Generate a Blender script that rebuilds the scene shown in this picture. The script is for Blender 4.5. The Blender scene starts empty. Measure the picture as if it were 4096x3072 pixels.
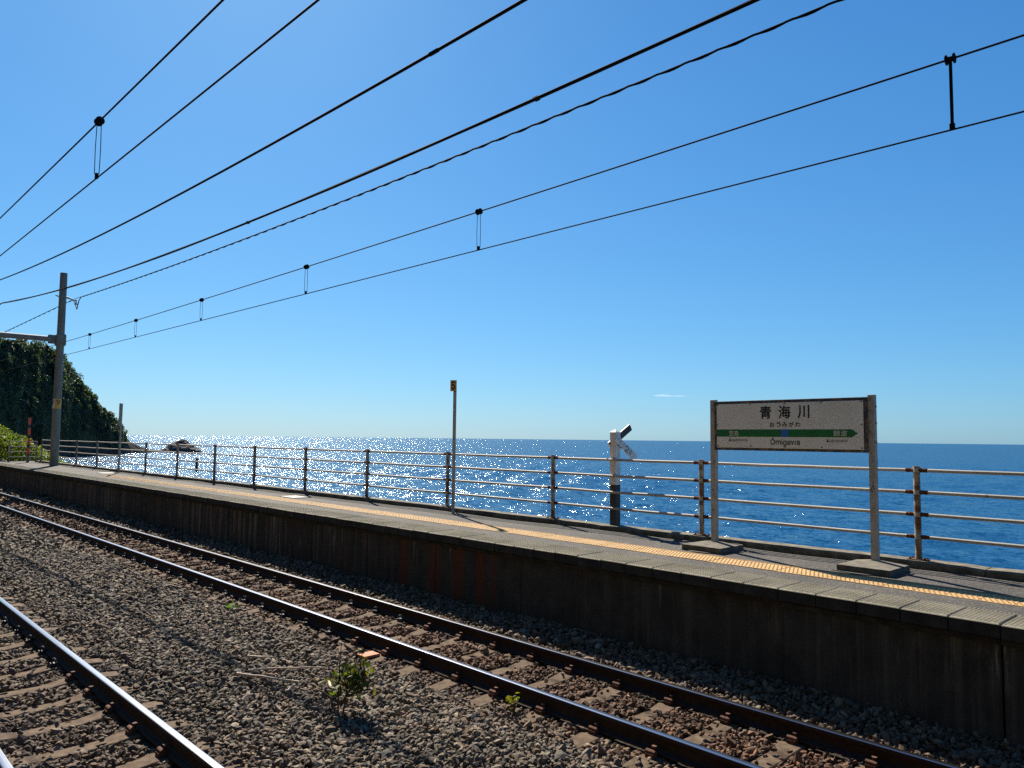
import bpy, bmesh, math, random
import numpy as np
from mathutils import Vector, Matrix, noise as mnoise

random.seed(7)
rng = np.random.default_rng(11)
R = math.radians
scene = bpy.context.scene
col = scene.collection

# ------------------------------------------------------------------ camera
CAM = Vector((0.0, 0.0, 2.42))
cam_d = bpy.data.cameras.new("camera")
cam_d.sensor_width = 36.0
cam_d.lens = 27.0703
cam_d.clip_start = 0.05
cam_d.clip_end = 60000.0
cam = bpy.data.objects.new("camera", cam_d)
col.objects.link(cam)
c_r = Vector((0.687085, 0.726496, 0.010875))
c_u = Vector((0.044233, -0.056764, 0.997407))
c_f = Vector((-0.72523, 0.684822, 0.071137))
cam.matrix_world = Matrix(((c_r.x, c_u.x, -c_f.x, CAM.x), (c_r.y, c_u.y, -c_f.y, CAM.y),
                           (c_r.z, c_u.z, -c_f.z, CAM.z), (0, 0, 0, 1)))
scene.camera = cam

# ------------------------------------------------------------------ light
SUN_AZ, SUN_EL = 157.5, 41.0          # azimuth from +X, counter-clockwise
world = bpy.data.worlds.new("World")
scene.world = world
world.use_nodes = True
world.cycles.sampling_method = 'NONE'      # smooth sky without a disc: plain bounce sampling is the less noisy one
wn = world.node_tree
wn.nodes.clear()
sky = wn.nodes.new("ShaderNodeTexSky")
sky.sky_type = 'NISHITA'
sky.sun_disc = False
sky.sun_elevation = R(SUN_EL)
sky.sun_rotation = R(90.0 - SUN_AZ)
sky.altitude = 0.0
sky.air_density = 1.0
sky.dust_density = 0.3
sky.ozone_density = 3.0
bg = wn.nodes.new("ShaderNodeBackground")
bg.inputs["Strength"].default_value = 0.05
wo = wn.nodes.new("ShaderNodeOutputWorld")
sepc = wn.nodes.new("ShaderNodeSeparateColor")       # even camera colour response over the whole sky
comb = wn.nodes.new("ShaderNodeCombineColor")
wn.links.new(sky.outputs[0], sepc.inputs[0])
for ch, (g_, k_) in enumerate(((1.04, 0.040), (0.78, 0.120), (0.62, 0.243))):
    pw = wn.nodes.new("ShaderNodeMath"); pw.operation = 'POWER'; pw.inputs[1].default_value = g_
    ml = wn.nodes.new("ShaderNodeMath"); ml.operation = 'MULTIPLY'; ml.inputs[1].default_value = k_ / 0.115
    wn.links.new(sepc.outputs[ch], pw.inputs[0]); wn.links.new(pw.outputs[0], ml.inputs[0]); wn.links.new(ml.outputs[0], comb.inputs[ch])
wn.links.new(comb.outputs[0], bg.inputs[0])
wn.links.new(bg.outputs[0], wo.inputs[0])

sun_d = bpy.data.lights.new("sun", 'SUN')
sun_d.energy = 5.0
sun_d.angle = R(0.53)
sun_d.color = (1.0, 0.91, 0.77)
sun = bpy.data.objects.new("sun", sun_d)
col.objects.link(sun)
sv = Vector((math.cos(R(SUN_AZ)) * math.cos(R(SUN_EL)), math.sin(R(SUN_AZ)) * math.cos(R(SUN_EL)), math.sin(R(SUN_EL))))
sun.rotation_euler = sv.to_track_quat('Z', 'Y').to_euler()

vs = scene.view_settings
vs.view_transform = 'Standard'
vs.look = 'None'
vs.exposure = 1.2
vs.gamma = 1.0
vs.use_curve_mapping = False
scene.cycles.max_bounces = 6
scene.cycles.transparent_max_bounces = 4
scene.cycles.use_denoising = False
scene.cycles.use_adaptive_sampling = False

# ------------------------------------------------------------------ helpers
class MB:
    """collects polygons for one mesh"""
    def __init__(self):
        self.v, self.f, self.m = [], [], []
    def add(self, vs, fs, mi=0):
        n = len(self.v)
        self.v += [tuple(p) for p in vs]
        self.f += [tuple(i + n for i in f) for f in fs]
        self.m += [mi] * len(fs)
    def box(self, x0, x1, y0, y1, z0, z1, mi=0, mat=None, bev=0.0):
        if bev > 0:
            b = bev
            ring = lambda z, e: [(x0 + e, y0 + e, z), (x1 - e, y0 + e, z), (x1 - e, y1 - e, z), (x0 + e, y1 - e, z)]
            vs = ring(z0, b) + ring(z0 + b, 0) + ring(z1 - b, 0) + ring(z1, b)
            fs = [(3, 2, 1, 0), (12, 13, 14, 15)]
            for k in range(3):
                for i in range(4):
                    a, c = k * 4 + i, k * 4 + (i + 1) % 4
                    fs.append((a, c, c + 4, a + 4))
        else:
            vs = [(x0, y0, z0), (x1, y0, z0), (x1, y1, z0), (x0, y1, z0), (x0, y0, z1), (x1, y0, z1), (x1, y1, z1), (x0, y1, z1)]
            fs = [(3, 2, 1, 0), (4, 5, 6, 7), (0, 1, 5, 4), (1, 2, 6, 5), (2, 3, 7, 6), (3, 0, 4, 7)]
        if mat is not None:
            vs = [mat @ Vector(p) for p in vs]
        self.add(vs, fs, mi)
    def tube(self, pts, rad, n=8, mi=0, caps=True):
        pts = [Vector(p) for p in pts]
        rs = rad if isinstance(rad, (list, tuple)) else [rad] * len(pts)
        base = len(self.v)
        prev = None
        for i, p in enumerate(pts):
            t = (pts[min(i + 1, len(pts) - 1)] - pts[max(i - 1, 0)])
            t = t.normalized() if t.length > 0 else Vector((0, 0, 1))
            ref = Vector((0, 0, 1)) if abs(t.z) < 0.9 else Vector((1, 0, 0))
            if prev is not None:
                a = (prev - t * prev.dot(t))
                a = a.normalized() if a.length > 1e-6 else t.cross(ref).normalized()
            else:
                a = t.cross(ref).normalized()
            prev = a
            b = t.cross(a)
            for k in range(n):
                w = 2 * math.pi * k / n
                self.v.append(tuple(p + a * (math.cos(w) * rs[i]) + b * (math.sin(w) * rs[i])))
        for i in range(len(pts) - 1):
            for k in range(n):
                k2 = (k + 1) % n
                self.f.append((base + i * n + k, base + i * n + k2, base + (i + 1) * n + k2, base + (i + 1) * n + k))
                self.m.append(mi)
        if caps:
            self.f.append(tuple(base + k for k in reversed(range(n)))); self.m.append(mi)
            e = base + (len(pts) - 1) * n
            self.f.append(tuple(e + k for k in range(n))); self.m.append(mi)
    def sweep(self, prof, path, mis=None, closed=True):
        """profile points (a, b) -> +y offset and z, swept along path of (x, y, z)"""
        base = len(self.v)
        n = len(prof)
        for (x, y, z) in path:
            for (a, b) in prof:
                self.v.append((x, y + a, z + b))
        for i in range(len(path) - 1):
            for k in range(n if closed else n - 1):
                k2 = (k + 1) % n
                self.f.append((base + i * n + k, base + (i + 1) * n + k, base + (i + 1) * n + k2, base + i * n + k2))
                self.m.append(mis[k] if mis else 0)
        if closed:
            self.f.append(tuple(base + k for k in range(n))); self.m.append(mis[0] if mis else 0)
            e = base + (len(path) - 1) * n
            self.f.append(tuple(e + k for k in reversed(range(n)))); self.m.append(mis[0] if mis else 0)
    def mesh(self, name, mats, smooth=False):
        me = bpy.data.meshes.new(name)
        me.from_pydata(self.v, [], self.f)
        for m in (mats if isinstance(mats, (list, tuple)) else [mats]):
            me.materials.append(m)
        me.polygons.foreach_set("material_index", self.m)
        me.polygons.foreach_set("use_smooth", [bool(smooth)] * len(self.f))
        me.update()
        return me
    def build(self, name, mats, parent=None, smooth=False, fix=True):
        me = self.mesh(name, mats, smooth)
        if fix:
            bm = bmesh.new(); bm.from_mesh(me)
            bmesh.ops.recalc_face_normals(bm, faces=bm.faces)
            bm.to_mesh(me); bm.free()
        return link(name, me, parent)

def link(name, me, parent=None):
    o = bpy.data.objects.new(name, me)
    col.objects.link(o)
    if parent is not None:
        o.parent = parent
    return o

def thing(name, label, cat, loc=(0, 0, 0), group=None):
    o = bpy.data.objects.new(name, None)
    o.empty_display_size = 0.1
    col.objects.link(o)
    o.location = loc
    o["label"] = label
    o["category"] = cat
    if group:
        o["group"] = group
    return o

def tag(o, label, cat, group=None):
    o["label"] = label
    o["category"] = cat
    if group:
        o["group"] = group
    return o

def place(name, me, parent, loc=(0, 0, 0), rz=0.0):
    o = link(name, me, parent)
    o.location = loc
    o.rotation_euler = (0, 0, rz)
    return o

def np_mesh(name, verts, faces, mats, attr=None):
    """verts (N,3); faces (M,3) or (M,4)"""
    me = bpy.data.meshes.new(name)
    verts = np.ascontiguousarray(verts, dtype=np.float32)
    faces = np.ascontiguousarray(faces, dtype=np.int32)
    k = faces.shape[1]
    me.vertices.add(len(verts))
    me.vertices.foreach_set("co", verts.ravel())
    me.loops.add(faces.size)
    me.loops.foreach_set("vertex_index", faces.ravel())
    me.polygons.add(len(faces))
    me.polygons.foreach_set("loop_start", np.arange(0, faces.size, k, dtype=np.int32))
    if attr is not None:
        a = me.attributes.new("tint", 'FLOAT_COLOR', 'POINT')
        c4 = np.ones((len(verts), 4), np.float32)
        c4[:, :3] = attr
        a.data.foreach_set("color", c4.ravel())
    me.materials.append(mats)
    me.polygons.foreach_set("use_smooth", np.zeros(len(faces), bool))
    me.update(calc_edges=True)
    me.validate()
    return me

# ------------------------------------------------------------------ materials
def nodes(m):
    m.use_nodes = True
    nt = m.node_tree
    return nt, nt.nodes["Principled BSDF"]

def ramp(nt, src, stops):
    r = nt.nodes.new("ShaderNodeValToRGB")
    el = r.color_ramp.elements
    while len(el) < len(stops):
        el.new(0.5)
    for e, (p, c) in zip(el, stops):
        e.position = p
        e.color = (*c, 1) if len(c) == 3 else c
    nt.links.new(src, r.inputs[0])
    return r.outputs[0]

def ntex(nt, vec, scale, detail=4, rough=0.55, out=0):
    n = nt.nodes.new("ShaderNodeTexNoise")
    n.inputs["Scale"].default_value = scale
    n.inputs["Detail"].default_value = detail
    n.inputs["Roughness"].default_value = rough
    if vec is not None:
        nt.links.new(vec, n.inputs["Vector"])
    return n.outputs[out]

def wpos(nt, scale=(1, 1, 1), loc=(0, 0, 0)):
    g = nt.nodes.new("ShaderNodeNewGeometry")
    mp = nt.nodes.new("ShaderNodeMapping")
    mp.inputs["Scale"].default_value = scale
    mp.inputs["Location"].default_value = loc
    nt.links.new(g.outputs["Position"], mp.inputs[0])
    return mp.outputs[0]

def mixc(nt, fac, a, b, mode='MIX'):
    n = nt.nodes.new("ShaderNodeMix")
    n.data_type = 'RGBA'
    n.blend_type = mode
    for sock, v in ((n.inputs[0], fac), (n.inputs[6], a), (n.inputs[7], b)):
        if isinstance(v, (int, float)):
            sock.default_value = v
        elif isinstance(v, tuple):
            sock.default_value = (*v, 1)
        else:
            nt.links.new(v, sock)
    return n.outputs[2]

def bump(nt, bsdf, h, strength=0.3, dist=0.01):
    b = nt.nodes.new("ShaderNodeBump")
    b.inputs["Strength"].default_value = strength
    b.inputs["Distance"].default_value = dist
    nt.links.new(h, b.inputs["Height"])
    nt.links.new(b.outputs[0], bsdf.inputs["Normal"])

def mat_var(name, c1, c2, scale=6.0, rough=0.8, metal=0.0, detail=6, bs=0.0, bd=0.01, bscale=60, stretch=(1, 1, 1), spec=0.5, lo=0.35, hi=0.65):
    m = bpy.data.materials.new(name)
    nt, p = nodes(m)
    v = wpos(nt, stretch)
    n = ntex(nt, v, scale, detail)
    nt.links.new(ramp(nt, n, [(lo, c1), (hi, c2)]), p.inputs["Base Color"])
    p.inputs["Roughness"].default_value = rough
    p.inputs["Metallic"].default_value = metal
    p.inputs["Specular IOR Level"].default_value = spec
    if bs > 0:
        bump(nt, p, ntex(nt, wpos(nt), bscale, 5), bs, bd)
    return m

M = {}
M['asphalt'] = bpy.data.materials.new("asphalt")
nt, p = nodes(M['asphalt'])
a1 = ramp(nt, ntex(nt, wpos(nt), 1.1, 5), [(0.3, (0.034, 0.031, 0.028)), (0.7, (0.060, 0.055, 0.049))])
vor = nt.nodes.new("ShaderNodeTexVoronoi"); vor.inputs["Scale"].default_value = 95.0
nt.links.new(wpos(nt), vor.inputs["Vector"])
sp = nt.nodes.new("ShaderNodeSeparateColor"); nt.links.new(vor.outputs["Color"], sp.inputs[0])
spk = ramp(nt, sp.outputs[0], [(0.0, (0.55, 0.55, 0.55)), (0.6, (0.95, 0.95, 0.95)), (0.86, (1.5, 1.48, 1.42)), (0.97, (3.6, 3.5, 3.2))])
nt.links.new(mixc(nt, 1.0, a1, spk, 'MULTIPLY'), p.inputs["Base Color"])
p.inputs["Roughness"].default_value = 0.9
p.inputs["Specular IOR Level"].default_value = 0.3
bump(nt, p, vor.outputs["Distance"], 0.6, 0.006)

M['coping'] = bpy.data.materials.new("coping_concrete")
nt, p = nodes(M['coping'])
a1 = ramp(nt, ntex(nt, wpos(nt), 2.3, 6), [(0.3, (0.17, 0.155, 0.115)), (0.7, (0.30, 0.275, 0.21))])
g1 = ramp(nt, ntex(nt, wpos(nt), 260, 3), [(0.3, (0.7, 0.7, 0.7)), (0.7, (1.3, 1.3, 1.3))])
nt.links.new(mixc(nt, 1.0, a1, g1, 'MULTIPLY'), p.inputs["Base Color"])
p.inputs["Roughness"].default_value = 0.92
p.inputs["Specular IOR Level"].default_value = 0.25
bump(nt, p, ntex(nt, wpos(nt), 220, 4), 0.5, 0.004)

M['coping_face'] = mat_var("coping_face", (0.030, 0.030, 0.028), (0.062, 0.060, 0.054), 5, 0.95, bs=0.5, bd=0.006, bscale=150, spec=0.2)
M['kerb'] = mat_var("kerb_concrete", (0.085, 0.074, 0.055), (0.20, 0.176, 0.132), 7, 0.95, bs=0.7, bd=0.008, bscale=90, spec=0.2)
M['pad'] = mat_var("pad_concrete", (0.09, 0.08, 0.062), (0.17, 0.152, 0.12), 9, 0.95, bs=0.6, bd=0.006, bscale=120, spec=0.2)
M['patch'] = mat_var("patch_concrete", (0.065, 0.060, 0.050), (0.11, 0.10, 0.085), 12, 0.95, bs=0.5, bd=0.004, bscale=160, spec=0.2)
M['tactile'] = mat_var("tactile_yellow", (0.35, 0.215, 0.080), (0.44, 0.275, 0.11), 5, 0.75, detail=8, bs=0.15, bd=0.002, bscale=300, spec=0.3)
M['white_plate'] = mat_var("white_plate_paint", (0.22, 0.21, 0.18), (0.34, 0.325, 0.28), 9, 0.8, bs=0.2, bd=0.003, bscale=200)

# soot-stained retaining wall
M['wall'] = bpy.data.materials.new("stained_wall")
nt, p = nodes(M['wall'])
base = ramp(nt, ntex(nt, wpos(nt), 3.0, 8, 0.65), [(0.3, (0.034, 0.033, 0.030)), (0.7, (0.074, 0.070, 0.062))])
streak = ntex(nt, wpos(nt, (7.5, 1.0, 0.30)), 1.0, 8, 0.7)
fade = ntex(nt, wpos(nt, (0.16, 1.0, 0.25), (3.1, 0, 0)), 1.0, 2)
pale = ramp(nt, streak, [(0.50, (0, 0, 0)), (0.66, (1, 1, 1))])
palef = ramp(nt, fade, [(0.34, (0.15, 0.15, 0.15)), (0.56, (0.85, 0.85, 0.85))])
gx0 = nt.nodes.new("ShaderNodeNewGeometry"); sx0 = nt.nodes.new("ShaderNodeSeparateXYZ")
nt.links.new(gx0.outputs["Position"], sx0.inputs[0])
mr0 = nt.nodes.new("ShaderNodeMapRange"); mr0.inputs[1].default_value = -16.0; mr0.inputs[2].default_value = -5.0
nt.links.new(sx0.outputs[0], mr0.inputs[0])
near = ramp(nt, mr0.outputs[0], [(0.0, (1, 1, 1)), (1.0, (0.28, 0.28, 0.28))])     # the panels to the right are more evenly sooted
pm = mixc(nt, 1.0, mixc(nt, 1.0, pale, palef, 'MULTIPLY'), near, 'MULTIPLY')
c1 = mixc(nt, pm, base, (0.26, 0.22, 0.17))
rs = ramp(nt, ntex(nt, wpos(nt, (3.2, 1.0, 0.18), (7.7, 0, 0)), 1.0, 4), [(0.50, (0, 0, 0)), (0.62, (1, 1, 1))])
gx = nt.nodes.new("ShaderNodeNewGeometry"); sx = nt.nodes.new("ShaderNodeSeparateXYZ")
nt.links.new(gx.outputs["Position"], sx.inputs[0])
mr = nt.nodes.new("ShaderNodeMapRange"); mr.inputs[1].default_value = -13.0; mr.inputs[2].default_value = -7.0
nt.links.new(sx.outputs[0], mr.inputs[0])
zone = ramp(nt, mr.outputs[0], [(0.0, (0.25, 0.25, 0.25)), (0.35, (0.95, 0.95, 0.95)), (0.70, (0.95, 0.95, 0.95)), (0.82, (0.0, 0.0, 0.0))])
c2 = mixc(nt, mixc(nt, 1.0, rs, zone, 'MULTIPLY'), c1, (0.125, 0.043, 0.020))
run = ramp(nt, ntex(nt, wpos(nt, (2.2, 1.0, 0.9), (1.3, 0, 4.0)), 1.6, 6, 0.7), [(0.62, (0, 0, 0)), (0.72, (0.8, 0.8, 0.8))])
mz = nt.nodes.new("ShaderNodeMapRange"); mz.inputs[1].default_value = 0.25; mz.inputs[2].default_value = 0.72
nt.links.new(sx0.outputs[2], mz.inputs[0])
drip = ramp(nt, ntex(nt, wpos(nt, (9.0, 1.0, 0.6), (5.3, 0, 1.0)), 1.0, 7, 0.72), [(0.56, (0, 0, 0)), (0.66, (1, 1, 1))])
drip = mixc(nt, 1.0, drip, ramp(nt, ntex(nt, wpos(nt, (0.9, 1.0, 0.1), (2.2, 0, 0)), 1.0, 3), [(0.50, (0, 0, 0)), (0.60, (1, 1, 1))]), 'MULTIPLY')
drip = mixc(nt, 1.0, drip, ramp(nt, mz.outputs[0], [(0.0, (0, 0, 0)), (0.9, (0.8, 0.8, 0.8))]), 'MULTIPLY')
c3 = mixc(nt, drip, mixc(nt, run, c2, (0.15, 0.14, 0.12)), (0.34, 0.32, 0.28))
nt.links.new(c3, p.inputs["Base Color"])
p.inputs["Roughness"].default_value = 0.95
p.inputs["Specular IOR Level"].default_value = 0.15
bump(nt, p, ntex(nt, wpos(nt), 40, 6), 0.5, 0.008)

M['sleeper'] = mat_var("sleeper_concrete", (0.062, 0.040, 0.025), (0.125, 0.088, 0.058), 14, 0.95, bs=0.8, bd=0.004, bscale=140, spec=0.2)
M['rust'] = mat_var("rusty_iron", (0.045, 0.020, 0.012), (0.14, 0.058, 0.030), 45, 0.9, bs=0.5, bd=0.003, bscale=150, spec=0.3)
M['rust_flake'] = mat_var("flaking_rust", (0.035, 0.014, 0.009), (0.17, 0.060, 0.025), 70, 0.95, bs=1.0, bd=0.006, bscale=180, spec=0.2)
M['rail_side'] = mat_var("rail_side_rust", (0.018, 0.011, 0.009), (0.040, 0.022, 0.016), 20, 0.8, bs=0.3, bd=0.002, bscale=120, spec=0.3)
M['rail_top'] = mat_var("rail_polished_steel", (0.28, 0.28, 0.30), (0.42, 0.42, 0.44), 3, 0.22, 1.0, stretch=(0.4, 20, 1))
M['iron_dark'] = mat_var("dark_iron", (0.015, 0.013, 0.012), (0.035, 0.028, 0.024), 40, 0.7)
M['wire'] = mat_var("aged_wire", (0.010, 0.009, 0.009), (0.018, 0.015, 0.014), 30, 0.9, 0.0, spec=0.1)
M['insul'] = mat_var("black_sleeve", (0.008, 0.008, 0.008), (0.013, 0.012, 0.012), 30, 0.9, spec=0.1)
M['pole'] = mat_var("pole_concrete", (0.20, 0.175, 0.13), (0.29, 0.255, 0.195), 3, 0.9, bs=0.3, bd=0.004, bscale=60, stretch=(2, 2, 0.4), spec=0.2)
M['beam'] = mat_var("galvanised_beam", (0.20, 0.17, 0.13), (0.30, 0.26, 0.20), 5, 0.7, 0.2)
M['galv'] = bpy.data.materials.new("weathered_zinc")
nt, p = nodes(M['galv'])
z1 = ramp(nt, ntex(nt, wpos(nt), 9, 6), [(0.3, (0.30, 0.275, 0.235)), (0.7, (0.44, 0.41, 0.355))])
zm = ramp(nt, ntex(nt, wpos(nt, (1, 1, 0.55), (2, 5, 1)), 16, 7, 0.7), [(0.58, (0, 0, 0)), (0.62, (1, 1, 1))])
nt.links.new(mixc(nt, zm, z1, (0.13, 0.12, 0.105)), p.inputs["Base Color"])
p.inputs["Roughness"].default_value = 0.75
bump(nt, p, ntex(nt, wpos(nt), 120, 4), 0.2, 0.002)

M['frame'] = bpy.data.materials.new("rusting_frame")
nt, p = nodes(M['frame'])
zm = ramp(nt, ntex(nt, wpos(nt), 7, 6, 0.6), [(0.46, (0, 0, 0)), (0.54, (1, 1, 1))])
zr = ramp(nt, ntex(nt, wpos(nt), 40, 6), [(0.3, (0.05, 0.025, 0.015)), (0.7, (0.24, 0.19, 0.15))])
nt.links.new(mixc(nt, zm, (0.045, 0.050, 0.068), zr), p.inputs["Base Color"])
p.inputs["Roughness"].default_value = 0.8

M['paint'] = bpy.data.materials.new("fence_paint")
nt, p = nodes(M['paint'])
z1 = ramp(nt, ntex(nt, wpos(nt), 3, 5), [(0.3, (0.31, 0.285, 0.24)), (0.7, (0.42, 0.395, 0.345))])
zm = ramp(nt, ntex(nt, wpos(nt, (1, 1, 1)), 5, 8, 0.75), [(0.62, (0, 0, 0)), (0.70, (1, 1, 1))])
zr = ramp(nt, ntex(nt, wpos(nt), 60, 5), [(0.3, (0.07, 0.028, 0.014)), (0.7, (0.20, 0.095, 0.045))])
nt.links.new(mixc(nt, zm, z1, zr), p.inputs["Base Color"])
p.inputs["Roughness"].default_value = 0.65
bump(nt, p, ntex(nt, wpos(nt), 130, 4), 0.25, 0.002)

M['post_paint'] = bpy.data.materials.new("fence_post_paint")
nt, p = nodes(M['post_paint'])
z1 = ramp(nt, ntex(nt, wpos(nt), 3, 5), [(0.3, (0.26, 0.21, 0.14)), (0.7, (0.38, 0.33, 0.24))])
zm = ramp(nt, ntex(nt, wpos(nt, (0.6, 0.6, 1.0)), 4, 8, 0.7), [(0.46, (0, 0, 0)), (0.56, (1, 1, 1))])
zr = ramp(nt, ntex(nt, wpos(nt), 60, 5), [(0.3, (0.075, 0.028, 0.013)), (0.7, (0.19, 0.085, 0.035))])
nt.links.new(mixc(nt, zm, z1, zr), p.inputs["Base Color"])
p.inputs["Roughness"].default_value = 0.7
bump(nt, p, ntex(nt, wpos(nt), 130, 4), 0.3, 0.002)

M['white'] = mat_var("white_paint", (0.66, 0.65, 0.61), (0.78, 0.77, 0.73), 8, 0.55)
M['board'] = mat_var("board_white", (0.74, 0.73, 0.69), (0.80, 0.79, 0.76), 5, 0.5)
M['black'] = mat_var("black_paint", (0.020, 0.021, 0.024), (0.032, 0.033, 0.036), 10, 0.6)
M['ink'] = mat_var("dark_ink", (0.012, 0.015, 0.026), (0.018, 0.021, 0.034), 10, 0.5)
M['green'] = mat_var("green_band", (0.006, 0.14, 0.035), (0.010, 0.17, 0.045), 6, 0.5)
M['blue'] = mat_var("blue_square", (0.015, 0.14, 0.50), (0.02, 0.17, 0.56), 6, 0.5)
M['letter'] = mat_var("white_letter", (0.62, 0.66, 0.56), (0.70, 0.72, 0.64), 6, 0.5)
M['red'] = mat_var("red_paint", (0.70, 0.075, 0.03), (0.82, 0.11, 0.045), 12, 0.6)
M['yellow'] = mat_var("yellow_plate", (0.76, 0.33, 0.025), (0.84, 0.39, 0.04), 12, 0.5)
M['orange'] = mat_var("orange_plate", (0.36, 0.115, 0.040), (0.46, 0.155, 0.060), 30, 0.8)
M['twig'] = mat_var("dry_twig", (0.38, 0.29, 0.20), (0.58, 0.47, 0.35), 30, 0.9)
M['stem'] = mat_var("brown_stem", (0.05, 0.03, 0.02), (0.11, 0.065, 0.04), 30, 0.9)
M['rock'] = mat_var("wet_rock", (0.022, 0.020, 0.019), (0.060, 0.052, 0.045), 0.35, 0.9, bs=1.0, bd=0.5, bscale=0.9)
M['earth'] = mat_var("headland_soil", (0.020, 0.030, 0.014), (0.050, 0.060, 0.026), 0.12, 1.0, bs=1.0, bd=0.8, bscale=0.5, spec=0.1)
M['bed'] = mat_var("ballast_bed", (0.020, 0.016, 0.013), (0.050, 0.040, 0.032), 30, 1.0, bs=1.0, bd=0.03, bscale=28, spec=0.1)

def leaf_mat(name, spec=0.25, trans=0.35):
    m = bpy.data.materials.new(name)
    m.use_nodes = True
    nt = m.node_tree
    p = nt.nodes["Principled BSDF"]
    at = nt.nodes.new("ShaderNodeAttribute"); at.attribute_name = "tint"
    nt.links.new(at.outputs["Color"], p.inputs["Base Color"])
    p.inputs["Roughness"].default_value = 0.6
    p.inputs["Specular IOR Level"].default_value = spec
    tr = nt.nodes.new("ShaderNodeBsdfTranslucent")
    nt.links.new(mixc(nt, 1.0, at.outputs["Color"], (1.5, 1.7, 0.6), 'MULTIPLY'), tr.inputs[0])
    mx = nt.nodes.new("ShaderNodeMixShader"); mx.inputs[0].default_value = trans
    nt.links.new(p.outputs[0], mx.inputs[1]); nt.links.new(tr.outputs[0], mx.inputs[2])
    nt.links.new(mx.outputs[0], nt.nodes["Material Output"].inputs[0])
    return m
M['leaf'] = leaf_mat("leaves", trans=0.4)
M['scrub'] = leaf_mat("scrub", spec=0.7, trans=0.28)

M['stone'] = bpy.data.materials.new("ballast_stone")
nt, p = nodes(M['stone'])
at = nt.nodes.new("ShaderNodeAttribute"); at.attribute_name = "tint"
g1 = ramp(nt, ntex(nt, wpos(nt), 90, 4), [(0.3, (0.65, 0.65, 0.65)), (0.7, (1.3, 1.3, 1.3))])
nt.links.new(mixc(nt, 1.0, at.outputs["Color"], g1, 'MULTIPLY'), p.inputs["Base Color"])
p.inputs["Roughness"].default_value = 0.85
p.inputs["Specular IOR Level"].default_value = 0.3
bump(nt, p, ntex(nt, wpos(nt), 120, 4), 0.5, 0.004)

# sea: dark blue water body, small wave slopes from vector noise on top of the wave mesh
M['sea'] = bpy.data.materials.new("sea_water")
nt, p = nodes(M['sea'])
nt.nodes.remove(p)
body = nt.nodes.new("ShaderNodeBsdfDiffuse"); body.inputs["Color"].default_value = (0.004, 0.042, 0.104, 1)
gls = nt.nodes.new("ShaderNodeBsdfGlossy"); gls.inputs["Roughness"].default_value = 0.12
gls.inputs["Color"].default_value = (0.74, 0.90, 1, 1)
fre = nt.nodes.new("ShaderNodeFresnel"); fre.inputs["IOR"].default_value = 1.333
cap = nt.nodes.new("ShaderNodeMath"); cap.operation = 'MINIMUM'; cap.inputs[1].default_value = 0.44   # wave crests hide the flattest facets
nt.links.new(fre.outputs[0], cap.inputs[0])
mxs = nt.nodes.new("ShaderNodeMixShader")
nt.links.new(cap.outputs[0], mxs.inputs[0]); nt.links.new(body.outputs[0], mxs.inputs[1]); nt.links.new(gls.outputs[0], mxs.inputs[2])
nt.links.new(mxs.outputs[0], nt.nodes["Material Output"].inputs[0])
acc = None
for sc_, amp, st in ((0.45, 1.4, (1, 1.9, 1)), (1.4, 1.9, (1, 1.5, 1)), (6.0, 1.1, (1, 1.15, 1))):
    c_ = ntex(nt, wpos(nt, st), sc_, 2, 0.6, out=1)
    s_ = nt.nodes.new("ShaderNodeVectorMath"); s_.operation = 'SUBTRACT'
    nt.links.new(c_, s_.inputs[0]); s_.inputs[1].default_value = (0.5, 0.5, 0.5)
    k_ = nt.nodes.new("ShaderNodeVectorMath"); k_.operation = 'MULTIPLY'
    nt.links.new(s_.outputs[0], k_.inputs[0]); k_.inputs[1].default_value = (amp, amp, 0.0)
    if acc is None:
        acc = k_.outputs[0]
    else:
        d_ = nt.nodes.new("ShaderNodeVectorMath"); d_.operation = 'ADD'
        nt.links.new(acc, d_.inputs[0]); nt.links.new(k_.outputs[0], d_.inputs[1]); acc = d_.outputs[0]
ge = nt.nodes.new("ShaderNodeNewGeometry")
d_ = nt.nodes.new("ShaderNodeVectorMath"); d_.operation = 'ADD'
nt.links.new(acc, d_.inputs[0]); nt.links.new(ge.outputs["Normal"], d_.inputs[1])
n_ = nt.nodes.new("ShaderNodeVectorMath"); n_.operation = 'NORMALIZE'
nt.links.new(d_.outputs[0], n_.inputs[0])
for nd in (gls, fre):
    nt.links.new(n_.outputs[0], nd.inputs["Normal"])

# ------------------------------------------------------------------ layout
PZ = 0.92           # platform top above the rail head
KZ = 1.00           # kerb top
SEA = -6.0
def wob(x):         # the slight bend of the line
    return 0.035 * math.tanh((-x - 6.0) / 4.0)
T1, T2 = 1.895, 6.02
RG = 0.566
def edge(x):
    return 7.545 + 0.055 * math.tanh((-x - 4.0) / 2.5)
X0, X1 = -50.0, 4.0

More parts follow.
